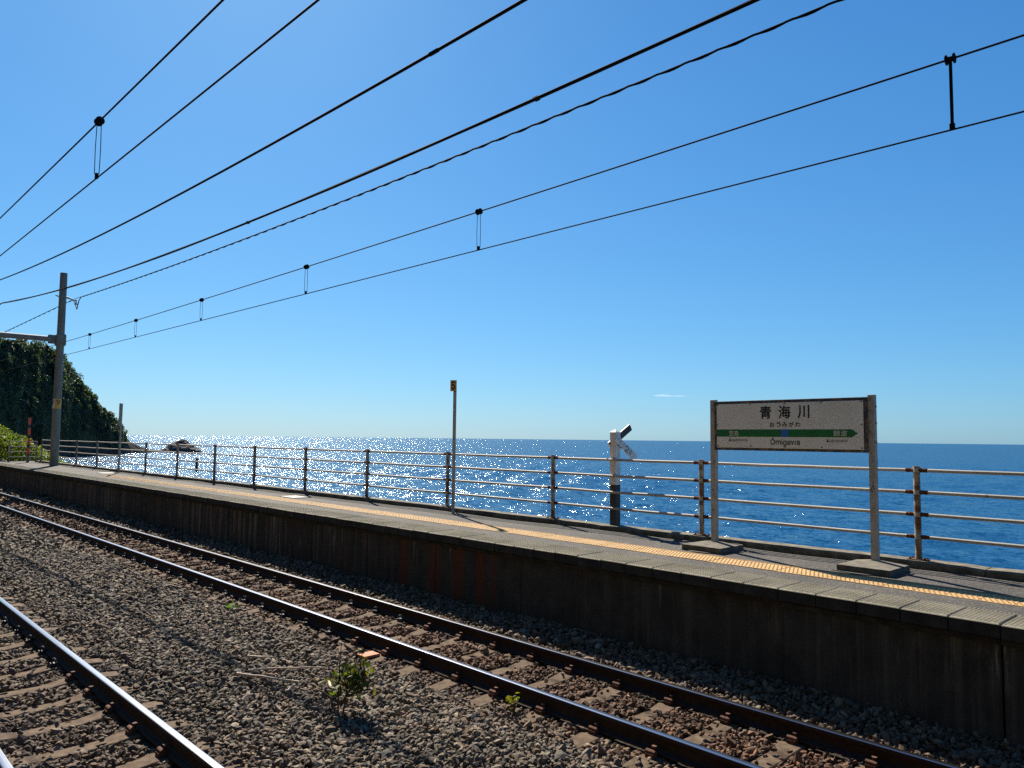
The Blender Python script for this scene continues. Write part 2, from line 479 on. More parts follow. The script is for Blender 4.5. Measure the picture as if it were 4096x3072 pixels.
# ------------------------------------------------------------------ sea
naz, nr = 640, 430
az = np.concatenate([np.linspace(40, 94, 10, endpoint=False), np.linspace(94, 178, naz), np.linspace(178, 215, 8)[1:]])
rr = np.concatenate([[26.0 * (1300 / 26.0) ** (i / (nr - 1)) for i in range(nr)], [1600, 2200, 3200, 5000, 9000, 16000, 30000, 50000]])
A, RR = np.meshgrid(np.radians(az), rr)
SX, SY = RR * np.cos(A), RR * np.sin(A)
SZ = np.zeros_like(SX)
step = np.maximum(RR * 0.0092, RR * 0.0023)
wr = np.random.default_rng(5)
for i in range(56):
    lam = 1.3 * (13.0 / 1.3) ** wr.random()
    th = R(-98) + wr.normal(0, 0.62)
    k = 2 * math.pi / lam
    amp = lam * 0.0054 * wr.uniform(0.6, 1.3)
    att = np.clip((lam / step - 2.0) / 2.5, 0, 1)
    ph = k * (SX * math.cos(th) + SY * math.sin(th)) + wr.random() * 6.28
    SZ += amp * att * (np.sin(ph) + 0.25 * np.sin(2 * ph + 0.6) * (lam > 3 * step))
gust = 0.75 + 0.5 * np.sin(SX * 0.021 + 1.3 * np.sin(SY * 0.013)) * np.sin(SY * 0.034 + 0.7)
SZ *= np.clip(gust, 0.4, 1.3)
V = np.stack([SX, SY, SZ + SEA], -1).reshape(-1, 3)
na = len(az)
ii, jj = np.meshgrid(np.arange(len(rr) - 1), np.arange(na - 1), indexing='ij')
q = (ii * na + jj).ravel()
F = np.stack([q, q + na, q + na + 1, q + 1], -1)
me = np_mesh("sea", V, F, M['sea'])
me.polygons.foreach_set("use_smooth", np.ones(len(F), bool))
sea = link("sea", me)
sea["kind"] = "structure"
sea["label"] = "blue rippled sea stretching to the horizon"

# ------------------------------------------------------------------ ground under the tracks
def bal(x, y):
    """ballast surface height"""
    pts = [(-60, 0.2), (-0.2, 0.0), (0.5, -0.19), (2.85, -0.195), (3.15, -0.13), (4.75, -0.13), (5.0, -0.185), (7.0, -0.185), (7.35, -0.09), (7.62, -0.05), (9, -0.05)]
    return np.interp(y, [a for a, _ in pts], [b for _, b in pts])
gb = MB()
ys = [-60, -8, -0.2, 0.5, 2.85, 3.15, 4.75, 5.0, 7.0, 7.35, 7.75]
xs = [-90, -50] + list(np.linspace(-46, 4, 26)) + [30]
for x in xs:
    for y in ys:
        gb.v.append((x, y, float(bal(x, y)) - 0.03))
for i in range(len(xs) - 1):
    for j in range(len(ys) - 1):
        a = i * len(ys) + j
        gb.f.append((a, a + len(ys), a + len(ys) + 1, a + 1)); gb.m.append(0)
o = gb.build("ground", M['bed'])
o["kind"] = "structure"
o["label"] = "dark trackbed ground under the ballast"

# ------------------------------------------------------------------ platform across the tracks
plat = MB()
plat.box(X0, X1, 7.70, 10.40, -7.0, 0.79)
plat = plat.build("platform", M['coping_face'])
plat["kind"] = "structure"
plat["label"] = "low concrete platform between the tracks and the sea"

# asphalt top
ab = MB()
ax = np.linspace(X0, X1, 181); ay = np.linspace(8.10, 10.06, 15)
for x in ax:
    for y in ay:
        w = (y - 8.5) / 1.5
        dz = 0.012 * mnoise.noise(Vector((x * 0.55, y * 0.9, 0.3))) * max(0.0, w)
        dz += 0.020 * max(0.0, w) ** 2 * mnoise.noise(Vector((x * 0.9, 3.0, 7.3)))
        yy = y + (edge(x) - 7.6 if y < 8.2 else 0)
        ab.v.append((x, yy, PZ - 0.006 + dz))
for i in range(len(ax) - 1):
    for j in range(len(ay) - 1):
        a = i * len(ay) + j
        ab.f.append((a, a + len(ay), a + len(ay) + 1, a + 1)); ab.m.append(0)
ab.build("asphalt", M['asphalt'], plat, smooth=True)
sb = MB(); sb.box(X0, X1, 8.05, 10.05, 0.79, 0.86); sb.build("sub_base", M['coping_face'], plat)

# coping tiles (0.4 m), ribbed tread of small raised studs on top
def coping_mesh(seed):
    r_ = random.Random(seed)
    m = MB()
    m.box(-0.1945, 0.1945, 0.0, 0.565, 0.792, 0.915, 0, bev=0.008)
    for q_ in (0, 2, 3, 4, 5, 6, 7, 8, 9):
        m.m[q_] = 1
    for i in range(11):
        for j in range(15):
            cx = -0.174 + i * 0.0348
            cy = 0.035 + j * 0.0355 + (0.008 if i % 2 else 0)
            if cy > 0.55:
                continue
            h = 0.9215
            m.add([(cx - 0.014, cy - 0.010, 0.9149), (cx + 0.014, cy - 0.010, 0.9149), (cx + 0.014, cy + 0.010, 0.9149), (cx - 0.014, cy + 0.010, 0.9149),
                   (cx - 0.010, cy - 0.004, h), (cx + 0.010, cy - 0.004, h), (cx + 0.010, cy + 0.004, h), (cx - 0.010, cy + 0.004, h)],
                  [(4, 5, 6, 7), (0, 1, 5, 4), (1, 2, 6, 5), (2, 3, 7, 6), (3, 0, 4, 7)])
    return m.mesh("coping_tile", [M['coping'], M['coping_face']])
cm = coping_mesh(1)
x = -1.96 + 0.401 * 12
while x > X0 + 0.3:
    t = place("coping_tile", cm, plat, (x - 0.2, edge(x) + random.uniform(-0.005, 0.005), random.uniform(-0.004, 0.003)), random.uniform(-0.004, 0.004))
    x -= 0.401

# yellow tactile tiles with domes and the inner line bar
tm = MB()
tm.box(-0.1485, 0.1485, 0.0, 0.455, 0.90, 0.9215, 0, bev=0.002)
for i in range(6):
    for j in range(7):
        cx = -0.1235 + i * 0.0494 + (0.012 if j % 2 else -0.012)
        cy = 0.030 + j * 0.054
        lo, hi = [], []
        for k in range(8):
            w = 2 * math.pi * k / 8
            lo.append((cx + 0.0125 * math.cos(w), cy + 0.0125 * math.sin(w), 0.9214))
            hi.append((cx + 0.0075 * math.cos(w), cy + 0.0075 * math.sin(w), 0.9268))
        tm.add(lo + hi, [tuple(range(8, 16))] + [(k, (k + 1) % 8, 8 + (k + 1) % 8, 8 + k) for k in range(8)])
tm.box(-0.147, 0.147, 0.415, 0.432, 0.9205, 0.9265, 0)
tmm = tm.mesh("tactile_tile", [M['tactile']])
x = -2.09 + 0.302 * 16
while x > -31.0:
    place("tactile_tile", tmm, plat, (x - 0.151, 8.50 + 0.05 * math.tanh((-x - 5) / 4), random.uniform(-0.0025, 0.002)), random.uniform(-0.004, 0.004))
    x -= 0.302

# retaining-wall panels
wm = MB(); wm.box(-0.974, 0.974, 0.0, 0.09, -0.5, 0.791, 0, bev=0.006)
wmm = wm.mesh("wall_panel", [M['wall']])
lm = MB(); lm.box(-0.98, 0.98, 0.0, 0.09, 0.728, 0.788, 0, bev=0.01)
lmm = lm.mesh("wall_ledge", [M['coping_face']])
k = -3
while -1.97 - 1.97 * k > X0:
    x = -1.97 - 1.97 * k - 0.985
    place("wall_panel", wmm, plat, (x, edge(x) + 0.065 + random.uniform(-0.004, 0.004), random.uniform(-0.004, 0.0)))
    place("wall_ledge", lmm, plat, (x, edge(x) + 0.043, random.uniform(-0.003, 0.003)))
    k += 1

# kerb under the fence
kj = [4.0, -2.75, -8.42, -16.2, -24.1, -32.0, -39.9, -47.6]
def fy(x):            # fence line
    return 10.17 - 0.10 * max(0.0, min(1.0, (-x - 14) / 34.0))
for a, b in zip(kj[:-1], kj[1:]):
    m = MB()
    n = max(4, int((a - b) / 0.25))
    for i in range(n + 1):
        x = a - 0.006 + (b - a + 0.012) * i / n
        y0 = fy(x) - 0.135
        e = 0.012 * mnoise.noise(Vector((x * 1.7, 1.1, 0))) + 0.008 * mnoise.noise(Vector((x * 6, 2.1, 0)))
        h = KZ + 0.010 * mnoise.noise(Vector((x * 1.1, 4.1, 0)))
        dip = 0.010 if i in (0, n) else 0.0
        for (yy, zz) in ((y0 + e, 0.80), (y0 + e, h - 0.022 - dip), (y0 + 0.018 + e, h - dip), (y0 + 0.25, h - dip + 0.004), (y0 + 0.262, h - 0.012), (y0 + 0.262, 0.80)):
            m.v.append((x, yy, zz))
    for i in range(n):
        for j in range(6):
            p0 = i * 6 + j; p1 = i * 6 + (j + 1) % 6
            m.f.append((p0, p0 + 6, p1 + 6, p1)); m.m.append(0)
    m.f.append(tuple(range(6))); m.m.append(0)
    m.f.append(tuple(reversed(range(n * 6, n * 6 + 6)))); m.m.append(0)
    m.build("kerb_block", M['kerb'], plat)

# platform the photograph is taken from (below the frame)
o = MB(); o.box(-60, 30, -4.0, 0.36, -0.6, 0.92, 0, bev=0.01)
o = o.build("platform_near", M['asphalt'])
o["kind"] = "structure"
o["label"] = "asphalt platform on the landward side of the tracks"

# added unseen hill behind the camera, shaped and darkened to block landward sky
hb = MB()
hx = np.linspace(-150, 120, 46); hy = np.linspace(-9, -80, 22)
for x in hx:
    for y in hy:
        t = (-9 - y) / 71.0
        hb.v.append((x, y, -0.2 + 110 * t ** 0.75 + 5.0 * mnoise.fractal(Vector((x * 0.03, y * 0.03, 2.0)), 1.0, 2.0, 4) * min(1.0, t * 6)))
for i in range(len(hx) - 1):
    for j in range(len(hy) - 1):
        a = i * len(hy) + j
        hb.f.append((a, a + len(hy), a + len(hy) + 1, a + 1)); hb.m.append(0)
M['shading_hill'] = mat_var("shading_hill_dark", (0.018, 0.024, 0.015), (0.040, 0.044, 0.030), 0.08, 1.0, spec=0.1)
o = hb.build("shading_hill", M['shading_hill'])
o["kind"] = "structure"
o["label"] = "added dark hill behind the station blocking the landward sky"

# ------------------------------------------------------------------ railway tracks
head = [(-0.0325, -0.006), (-0.029, -0.0022), (-0.020, -0.0006), (0.0, 0.0), (0.020, -0.0006), (0.029, -0.0022), (0.0325, -0.006),
        (0.0325, -0.036), (0.010, -0.046), (0.0075, -0.075), (0.0085, -0.122), (0.020, -0.134), (0.062, -0.142), (0.0635, -0.153),
        (-0.0635, -0.153), (-0.062, -0.142), (-0.020, -0.134), (-0.0085, -0.122), (-0.0075, -0.075), (-0.010, -0.046), (-0.0325, -0.036)]
rail_mi = [1] * 6 + [0] * 15

def sleeper_mesh():
    m = MB()
    st = [(-0.985, -0.200, 0.085), (-0.95, -0.186, 0.100), (-0.72, -0.166, 0.105), (-0.42, -0.166, 0.105), (-0.22, -0.192, 0.088), (0.22, -0.192, 0.088),
          (0.42, -0.166, 0.105), (0.72, -0.166, 0.105), (0.95, -0.186, 0.100), (0.985, -0.200, 0.085)]
    for (y, z, w) in st:
        m.v += [(-w - 0.03, y, -0.36), (-w, y, z - 0.008), (-w + 0.01, y, z), (w - 0.01, y, z), (w, y, z - 0.008), (w + 0.03, y, -0.36)]
    for i in range(len(st) - 1):
        for j in range(6):
            a = i * 6 + j; b = i * 6 + (j + 1) % 6
            m.f.append((a, b, b + 6, a + 6)); m.m.append(0)
    m.f.append(tuple(reversed(range(6)))); m.m.append(0)
    e = (len(st) - 1) * 6
    m.f.append(tuple(range(e, e + 6))); m.m.append(0)
    bm = bmesh.new(); me = m.mesh("sleeper", [M['sleeper']]); bm.from_mesh(me)
    bmesh.ops.recalc_face_normals(bm, faces=bm.faces); bm.to_mesh(me); bm.free()
    return me
slm = sleeper_mesh()
def bolt_clip():
    m = MB()
    m.tube([(-0.045, 0, -0.128), (0.045, 0, -0.128)], 0.023, 10)
    m.box(-0.040, 0.040, -0.03, 0.03, -0.168, -0.135)
    m.tube([(0.012, 0.030, -0.15), (0.012, 0.030, -0.088)], 0.013, 8)
    m.tube([(0.012, 0.030, -0.092), (0.012, 0.030, -0.080)], 0.022, 8)
    m.box(-0.032, 0.032, 0.015, 0.055, -0.142, -0.128)
    return m.mesh("rail_clip", [M['rust']])
def coil_clip():
    m = MB()
    pts = []
    for k in range(11):
        w = R(-40 + 260 * k / 10)
        pts.append((0.034 * math.cos(w) + 0.002 * k - 0.01, -0.004 * k + 0.02, -0.122 + 0.040 * math.sin(w)))
    m.tube(pts, 0.0095, 6)
    m.tube([(-0.03, 0.01, -0.125), (0.0, 0.045, -0.128), (0.03, 0.012, -0.125)], 0.009, 6)
    m.box(-0.034, 0.034, -0.035, 0.025, -0.172, -0.126)
    return m.mesh("rail_clip", [M['iron_dark']])
bcm, ccm = bolt_clip(), coil_clip()

def track(tc, label, xs, rails_x, coil_x, bend):
    t = thing("railway_track", label, "railway track", (0, 0, 0), "pair of railway tracks beside the platform")
    for s in (-1, 1):
        m = MB()
        path = [(x, tc + s * RG + (wob(x) if bend else 0), 0.0) for x in np.arange(rails_x[0], rails_x[1] + 0.1, 1.0)]
        m.sweep(head, path, rail_mi)
        o = m.build("rail", [M['rail_side'], M['rail_top']], t)
    for x in xs:
        yb = tc + (wob(x) if bend else 0)
        s_ = place("sleeper", slm, t, (x + random.uniform(-0.012, 0.012), yb + random.uniform(-0.02, 0.02), random.uniform(-0.006, 0.0)), random.uniform(-0.008, 0.008))
        for r_ in (-1, 1):
            for side in (-1, 1):
                c = place("rail_clip", ccm if x < coil_x else bcm, s_, (0, r_ * RG + side * 0.098, 0.0), 0.0 if side < 0 else math.pi)
    return t
xs2 = [-2.63 + 0.651 - 0.651 * k for k in range(66)]
xs1 = [-6.62 + 0.655 * 3 - 0.655 * k for k in range(34)]
trk2 = track(T2, "railway track running along the foot of the platform wall", xs2, (-55, 4), -8.9, True)
trk1 = track(T1, "nearer railway track crossing the bottom left corner", xs1, (-55, 4), -9.6, False)

# ------------------------------------------------------------------ ballast
PHI = (1 + 5 ** 0.5) / 2
ico = np.array([(-1, PHI, 0), (1, PHI, 0), (-1, -PHI, 0), (1, -PHI, 0), (0, -1, PHI), (0, 1, PHI), (0, -1, -PHI), (0, 1, -PHI), (PHI, 0, -1), (PHI, 0, 1), (-PHI, 0, -1), (-PHI, 0, 1)], float) / 1.902
icf = np.array([(0, 11, 5), (0, 5, 1), (0, 1, 7), (0, 7, 10), (0, 10, 11), (1, 5, 9), (5, 11, 4), (11, 10, 2), (10, 7, 6), (7, 1, 8), (3, 9, 4), (3, 4, 2), (3, 2, 6), (3, 6, 8), (3, 8, 9), (4, 9, 5), (2, 4, 11), (6, 2, 10), (8, 6, 7), (9, 8, 1)])
octv = np.array([(1, 0, 0), (-1, 0, 0), (0, 1, 0), (0, -1, 0), (0, 0, 1), (0, 0, -1)], float)
octf = np.array([(0, 2, 4), (2, 1, 4), (1, 3, 4), (3, 0, 4), (2, 0, 5), (1, 2, 5), (3, 1, 5), (0, 3, 5)])
allV, allF, allC = [], [], []
voff = 0
def scatter(rmin, rmax, sp, size, bv, bf, zlift, keep=1.0):
    global voff
    gx = np.arange(-48, 1.5, sp); gy = np.arange(0.45, 7.66, sp)
    X, Y = np.meshgrid(gx, gy)
    X = X.ravel() + rng.uniform(-0.5, 0.5, X.size) * sp
    Y = Y.ravel() + rng.uniform(-0.5, 0.5, Y.size) * sp
    d = np.hypot(X, Y); a = np.degrees(np.arctan2(Y, X))
    ok = (d >= rmin) & (d < rmax) & (a > 93) & (a < 177) & (rng.random(X.size) < keep)
    ok &= ~((d < 5.0))
    wobv = 0.035 * np.tanh((-X - 6.0) / 4.0)
    for tc, bend in ((T1, 0), (T2, 1)):
        yc = Y - tc - bend * wobv
        for s in (-1, 1):
            ok &= np.abs(yc - s * RG) > 0.085
    sl = np.zeros(X.size, bool)
    for tc, x_0, dx, bend in ((T1, xs1[0], 0.655, 0), (T2, xs2[0], 0.651, 1)):
        yc = Y - tc - bend * wobv
        ph = np.abs((X - x_0 + dx / 2) % dx - dx / 2)
        on = (ph < 0.118) & (np.abs(yc) < 0.99)
        endb = (ph < 0.118) & (np.abs(yc) > 0.93) & (np.abs(yc) < 1.0)
        sl |= on & ~endb
    stray = sl & (rng.random(X.size) < 0.035)
    ok &= (~sl) | stray
    X, Y, stray = X[ok], Y[ok], stray[ok]
    n = len(X)
    if n == 0:
        return
    wv = bv[None] * rng.uniform(0.62, 1.30, (n, len(bv), 1))
    dim = size * np.stack([rng.uniform(0.95, 1.55, n), rng.uniform(0.7, 1.05, n), rng.uniform(0.50, 0.95, n)], -1)
    dim *= np.exp(rng.normal(0, 0.27, n))[:, None]
    wv = wv * dim[:, None, :]
    yaw = rng.uniform(0, 6.28, n); tx = rng.normal(0, 0.60, n); ty = rng.normal(0, 0.60, n)
    cy_, sy_ = np.cos(yaw), np.sin(yaw); cx_, sx_ = np.cos(tx), np.sin(tx); cz_, sz_ = np.cos(ty), np.sin(ty)
    Rz = np.zeros((n, 3, 3)); Rz[:, 0, 0] = cy_; Rz[:, 0, 1] = -sy_; Rz[:, 1, 0] = sy_; Rz[:, 1, 1] = cy_; Rz[:, 2, 2] = 1
    Rx = np.zeros((n, 3, 3)); Rx[:, 0, 0] = 1; Rx[:, 1, 1] = cx_; Rx[:, 1, 2] = -sx_; Rx[:, 2, 1] = sx_; Rx[:, 2, 2] = cx_
    Ry = np.zeros((n, 3, 3)); Ry[:, 0, 0] = cz_; Ry[:, 0, 2] = sz_; Ry[:, 1, 1] = 1; Ry[:, 2, 0] = -sz_; Ry[:, 2, 2] = cz_
    rot = Rx @ Ry @ Rz
    wv = np.einsum('nij,nkj->nki', rot, wv)
    hum = 0.018 * np.sin(X * 1.9 + 1.2 * np.sin(Y * 1.3)) * np.sin(Y * 2.3 + 0.8 * np.sin(X * 0.9))
    Z = bal(X, Y) + hum * (np.abs(Y - T2) > 1.1) * (np.abs(Y - T1) > 1.1) + zlift + rng.uniform(-0.020, 0.016, n) - 0.006
    Z = np.where(stray, -0.150, Z)
    wv += np.stack([X, Y, Z], -1)[:, None, :]
    # tints
    g = rng.uniform(0.0, 1.0, n)
    pal = 0.82 * np.array([(1.10, 0.96, 0.80)]) * np.array([(0.118, 0.104, 0.086), (0.168, 0.152, 0.130), (0.088, 0.068, 0.050), (0.21, 0.182, 0.146), (0.105, 0.107, 0.100), (0.152, 0.112, 0.078), (0.27, 0.25, 0.21), (0.07, 0.060, 0.050)])
    ci = pal[rng.choice(len(pal), n, p=[0.2, 0.17, 0.16, 0.12, 0.11, 0.12, 0.04, 0.08])]
    rust = np.clip(1.0 - np.abs(Y - T2) / 1.25, 0, 1) * 1.35 + 0.4 * np.clip(1.0 - np.abs(Y - T1) / 1.3, 0, 1)
    patch = 0.5 + 0.5 * np.sin(X * 1.1 + 2 * np.sin(Y * 0.8)) * np.sin(Y * 1.7 + X * 0.4)
    rust = np.clip(rust * (0.45 + 0.7 * rng.random(n)), 0, 0.85)
    rc = np.array([(0.112, 0.052, 0.025)]) * (0.55 + 0.9 * rng.random(n))[:, None]
    ci = ci * (1 - rust[:, None]) + rc * rust[:, None]
    ci = ci * (0.84 + 0.3 * patch)[:, None] * (0.75 + 0.5 * rng.random(n))[:, None]
    ci = np.where((np.abs(Y - T1) < 1.0)[:, None], ci * 0.8, ci)
    fc = (bf[None] + (np.arange(n) * len(bv))[:, None, None] + voff).reshape(-1, 3)
    allV.append(wv.reshape(-1, 3)); allF.append(fc); allC.append(np.repeat(ci, len(bv), 0))
    voff += n * len(bv)
scatter(4.5, 8.5, 0.0385, 0.0250, ico, icf, 0.0)
scatter(4.5, 8.5, 0.056, 0.026, ico, icf, -0.022)
scatter(4.5, 12.0, 0.30, 0.038, ico, icf, 0.004)
scatter(8.5, 13.0, 0.042, 0.0268, ico, icf, 0.0)
scatter(13.0, 20.0, 0.052, 0.032, ico, icf, 0.0)
scatter(20.0, 32.0, 0.075, 0.050, octv, octf, 0.0)
scatter(32.0, 52.0, 0.12, 0.078, octv, octf, 0.0)
bme = np_mesh("ballast", np.concatenate(allV), np.concatenate(allF), M['stone'], np.concatenate(allC))
ballast = link("ballast", bme)
ballast["kind"] = "stuff"
tag(ballast, "grey and rusty brown crushed stone ballast around the tracks", "ballast")

# ------------------------------------------------------------------ fence along the sea
def post_mesh(h=1.14):
    m = MB()
    m.tube([(0, 0, 0), (0, 0, h * 0.25), (0, 0, h * 0.5), (0, 0, h * 0.75), (0, 0, h)], 0.038, 14)
    return m.mesh("post", [M['post_paint']], smooth=False)
def flange_mesh():
    m = MB()
    m.box(-0.11, 0.11, -0.065, 0.065, 0.003, 0.014, bev=0.002)
    for sx_ in (-0.085, 0.085):
        for sy_ in (-0.04, 0.04):
            m.tube([(sx_, sy_, 0.012), (sx_, sy_, 0.034)], 0.012, 6)
    return m.mesh("base_plate", [M['rust']])
def joint_mesh(seed, mat):
    r_ = random.Random(seed)
    m = MB()
    if True:
        pts = [((0.030 + 0.014 * i), 0, 0) for i in range(8)]
        m.tube(pts, [0.026 + r_.uniform(-0.003, 0.004) - (0.004 if i == 7 else 0) for i in range(8)], 10)
    return m.mesh("rail_joint", [mat])
def band_mesh():
    m = MB(); m.tube([(0, 0, -0.027), (0, 0, 0.027)], 0.043, 14)
    return m.mesh("collar", [M['paint']])
pmm, fmm, bmm = post_mesh(), flange_mesh(), band_mesh()
jms = [joint_mesh(i, M['rust_flake']) for i in range(4)]
RH = [1.09, 0.822, 0.552, 0.280]
px = [2.6, -0.45, -3.50, -6.56, -9.66, -12.70, -15.75, -18.72, -21.75, -24.6, -27.8, -31.0, -34.2, -37.2, -40.4, -43.7, -47.0]
fence = thing("fence", "long four-rail pipe fence with rusty joints along the seaward kerb", "fence", (0, 0, 0))
for i, x in enumerate(px):
    po = place("post", pmm, fence, (x, fy(x), KZ), random.uniform(0, 3))
    ang = 0.0
    place("base_plate", fmm, po, (0, 0, 0), -po.rotation_euler.z)
    for h in RH:
        for turn in (0.0, math.pi):
            place("rail_joint", random.choice(jms), po, (0, 0, h), turn - po.rotation_euler.z)
        place("collar", bmm, po, (0, 0, h), 0)
for a, b in zip(px[:-1], px[1:]):
    for h in RH:
        m = MB()
        n = 6
        pts = [(a + (b - a) * i / n, fy(a) + (fy(b) - fy(a)) * i / n, KZ + h - 0.006 * math.sin(math.pi * i / n) * random.uniform(0.2, 1.2)) for i in range(n + 1)]
        m.tube(pts, 0.0213, 12)
        m.build("rail", M['paint'], fence, smooth=False)

# barrier across the platform end
fen2 = thing("fence", "short four-rail barrier across the far end of the platform", "fence", (0, 0, 0))
b0, b1 = Vector((-47.4, 8.66, PZ)), Vector((-47.0, 9.82, PZ))
bang = math.atan2(b1.y - b0.y, b1.x - b0.x)
for b in (b0, b1):
    po = place("post", pmm, fen2, (b.x, b.y, PZ - 0.01), 0)
    for h in RH:
        place("collar", bmm, po, (0, 0, h))
for h in RH:
    m = MB(); m.tube([(b0.x, b0.y, PZ + h), (b1.x, b1.y, PZ + h)], 0.021, 10); m.build("rail", M['paint'], fen2)

# ------------------------------------------------------------------ writing
try:                      # the sans face that ships with Blender
    import os
    SANS = bpy.data.fonts.load(os.path.join(bpy.utils.system_resource('DATAFILES', path='fonts'), "Inter.woff2"))
except Exception:
    SANS = None
def text_mesh(body):
    c = bpy.data.curves.new("tmp", 'FONT')
    c.body = body
    c.size = 1.0
    c.resolution_u = 6
    if SANS is not None and all(ord(ch) < 0x3000 for ch in body):
        c.font = SANS
    o = bpy.data.objects.new("tmp", c)
    col.objects.link(o)
    dg = bpy.context.evaluated_depsgraph_get()
    me = bpy.data.meshes.new_from_object(o.evaluated_get(dg))
    bpy.data.objects.remove(o); bpy.data.curves.remove(c)
    return me
def text_fit(body, w, h, bold=0.0):
    """mesh in local x (right) / z (up), facing -y, lower left corner at the origin, fitted to w x h;
    bold lays a few slightly shifted strokes over one another"""
    me = text_mesh(body)
    co = np.empty(len(me.vertices) * 3); me.vertices.foreach_get("co", co); co = co.reshape(-1, 3)
    fs = [tuple(p.vertices) for p in me.polygons]
    bpy.data.meshes.remove(me)
    lo, hi = co.min(0), co.max(0)
    d = bold * h
    x = (co[:, 0] - lo[0]) / (hi[0] - lo[0]) * (w - 2 * d) + d
    z = (co[:, 1] - lo[1]) / (hi[1] - lo[1]) * (h - 2 * d) + d
    m = MB()
    sh = [(0, 0)] if bold <= 0 else [(0, 0), (d, 0), (-d, 0), (0, d), (0, -d), (d * .7, d * .7), (-d * .7, d * .7), (d * .7, -d * .7), (-d * .7, -d * .7)]
    for i, (dx, dz) in enumerate(sh):
        m.add([(a + dx, -0.00012 * i, b + dz) for a, b in zip(x, z)], fs)
    return m.mesh("lettering", [M['ink']])
def put_text(name, body, x0, x1, z0, z1, y, mat, parent, offset=0.0):
    me = text_fit(body, x1 - x0, z1 - z0, offset)
    me.materials.clear(); me.materials.append(mat)
    o = link(name, me, parent)
    o.location = (x0, y, z0)
    return o

# ------------------------------------------------------------------ station name sign
sign = thing("station_sign", "white station name board with green arrow band on two zinc posts", "sign", (0, 0, 0))
for i, xp in enumerate((-5.995, -3.80)):
    m = MB()
    m.box(xp - 0.0375, xp + 0.0375, 9.585, 9.66, 1.0, 3.005, 0, bev=0.004)
    m.build("post", M['galv'], sign)
    m = MB()
    zt = 1.0
    # slab with a low sloped top
    cx, cy = (-5.93, 9.46) if i == 0 else (-3.74, 9.40)
    h = 0.30
    m.v += [(cx - h, cy - h, 0.90), (cx + h, cy - h, 0.90), (cx + h, cy + h, 0.90), (cx - h, cy + h, 0.90),
            (cx - h, cy - h, 0.992), (cx + h, cy - h, 0.992), (cx + h, cy + h, 0.992), (cx - h, cy + h, 0.992),
            (xp - 0.07, 9.55, 1.012), (xp + 0.07, 9.55, 1.012), (xp + 0.07, 9.69, 1.012), (xp - 0.07, 9.69, 1.012)]
    for f in [(3, 2, 1, 0), (0, 1, 5, 4), (1, 2, 6, 5), (2, 3, 7, 6), (3, 0, 4, 7), (4, 5, 9, 8), (5, 6, 10, 9), (6, 7, 11, 10), (7, 4, 8, 11), (8, 9, 10, 11)]:
        m.f.append(f); m.m.append(0)
    m.build("footing", M['pad'], sign)
    m = MB()
    n = 18
    ring = []
    for k in range(n):
        w = 2 * math.pi * k / n
        rr_ = 0.44 * (1 + 0.10 * math.sin(3 * w + i) + 0.07 * math.sin(7 * w))
        q_ = max(abs(math.cos(w)), abs(math.sin(w)))
        ring.append((cx + rr_ * 0.80 * math.cos(w) / q_ ** 0.8, min(10.0, cy + rr_ * 0.80 * math.sin(w) / q_ ** 0.8)))
    m.v += [(a, b, PZ + 0.006) for a, b in ring] + [(a + (a - cx) * 0.04, b + (b - cy) * 0.04, PZ - 0.05) for a, b in ring]
    m.f.append(tuple(range(n))); m.m.append(0)
    for k in range(n):
        m.f.append((k, n + k, n + (k + 1) % n, (k + 1) % n)); m.m.append(0)
    m.build("mortar_patch", M['patch'], sign)
# frame
fy0, fy1 = 9.572, 9.632
for nm, (a, b, c, d) in {"top": (-5.955, -3.838, 2.935, 2.978), "bottom": (-5.955, -3.838, 2.298, 2.338), "left": (-5.955, -5.912, 2.340, 2.933), "right": (-3.888, -3.838, 2.340, 2.933)}.items():
    m = MB(); m.box(a, b, fy0, fy1, c, d, 0, bev=0.003); m.build("frame_bar", M['frame'], sign)
m = MB(); m.box(-5.915, -3.885, 9.566, 9.60, 2.334, 2.938, 0, bev=0.002); board = m.build("board", M['board'], sign)
YB = 9.566
m = MB()
m.add([(-5.9145, YB - 0.0015, 2.484), (-4.027, YB - 0.0015, 2.484), (-3.954, YB - 0.0015, 2.534), (-4.027, YB - 0.0015, 2.583), (-5.9145, YB - 0.0015, 2.583)], [(0, 1, 2, 3, 4)])
m.build("green_band", M['green'], board)
m = MB(); m.add([(-4.952, YB - 0.003, 2.483), (-4.851, YB - 0.003, 2.483), (-4.851, YB - 0.003, 2.584), (-4.952, YB - 0.003, 2.584)], [(0, 1, 2, 3)])
m.build("blue_square", M['blue'], board)
put_text("lettering", "青", -5.253, -5.086, 2.723, 2.897, YB - 0.0016, M['ink'], board, 0.022)
put_text("lettering", "海", -4.987, -4.819, 2.727, 2.897, YB - 0.0016, M['ink'], board, 0.022)
put_text("lettering", "川", -4.721, -4.563, 2.725, 2.898, YB - 0.0016, M['ink'], board, 0.022)
for i, ch in enumerate("おうみがわ"):
    xa = -5.114 + i * 0.0895
    put_text("lettering", ch, xa, xa + 0.070, 2.614, 2.682, YB - 0.0016, M['ink'], board, 0.022)
put_text("lettering", "笠島", -5.722, -5.572, 2.497, 2.569, YB - 0.0032, M['letter'], board, 0.010)
put_text("lettering", "鯨波", -4.255, -4.080, 2.496, 2.573, YB - 0.0032, M['letter'], board, 0.010)
put_text("lettering", "Kasashima", -5.722, -5.446, 2.420, 2.466, YB - 0.0016, M['ink'], board, 0.0)
put_text("lettering", "Ōmigawa", -5.106, -4.696, 2.362, 2.470, YB - 0.0016, M['ink'], board, 0.014)
put_text("lettering", "Kujiranami", -4.343, -4.083, 2.411, 2.464, YB - 0.0016, M['ink'], board, 0.0)
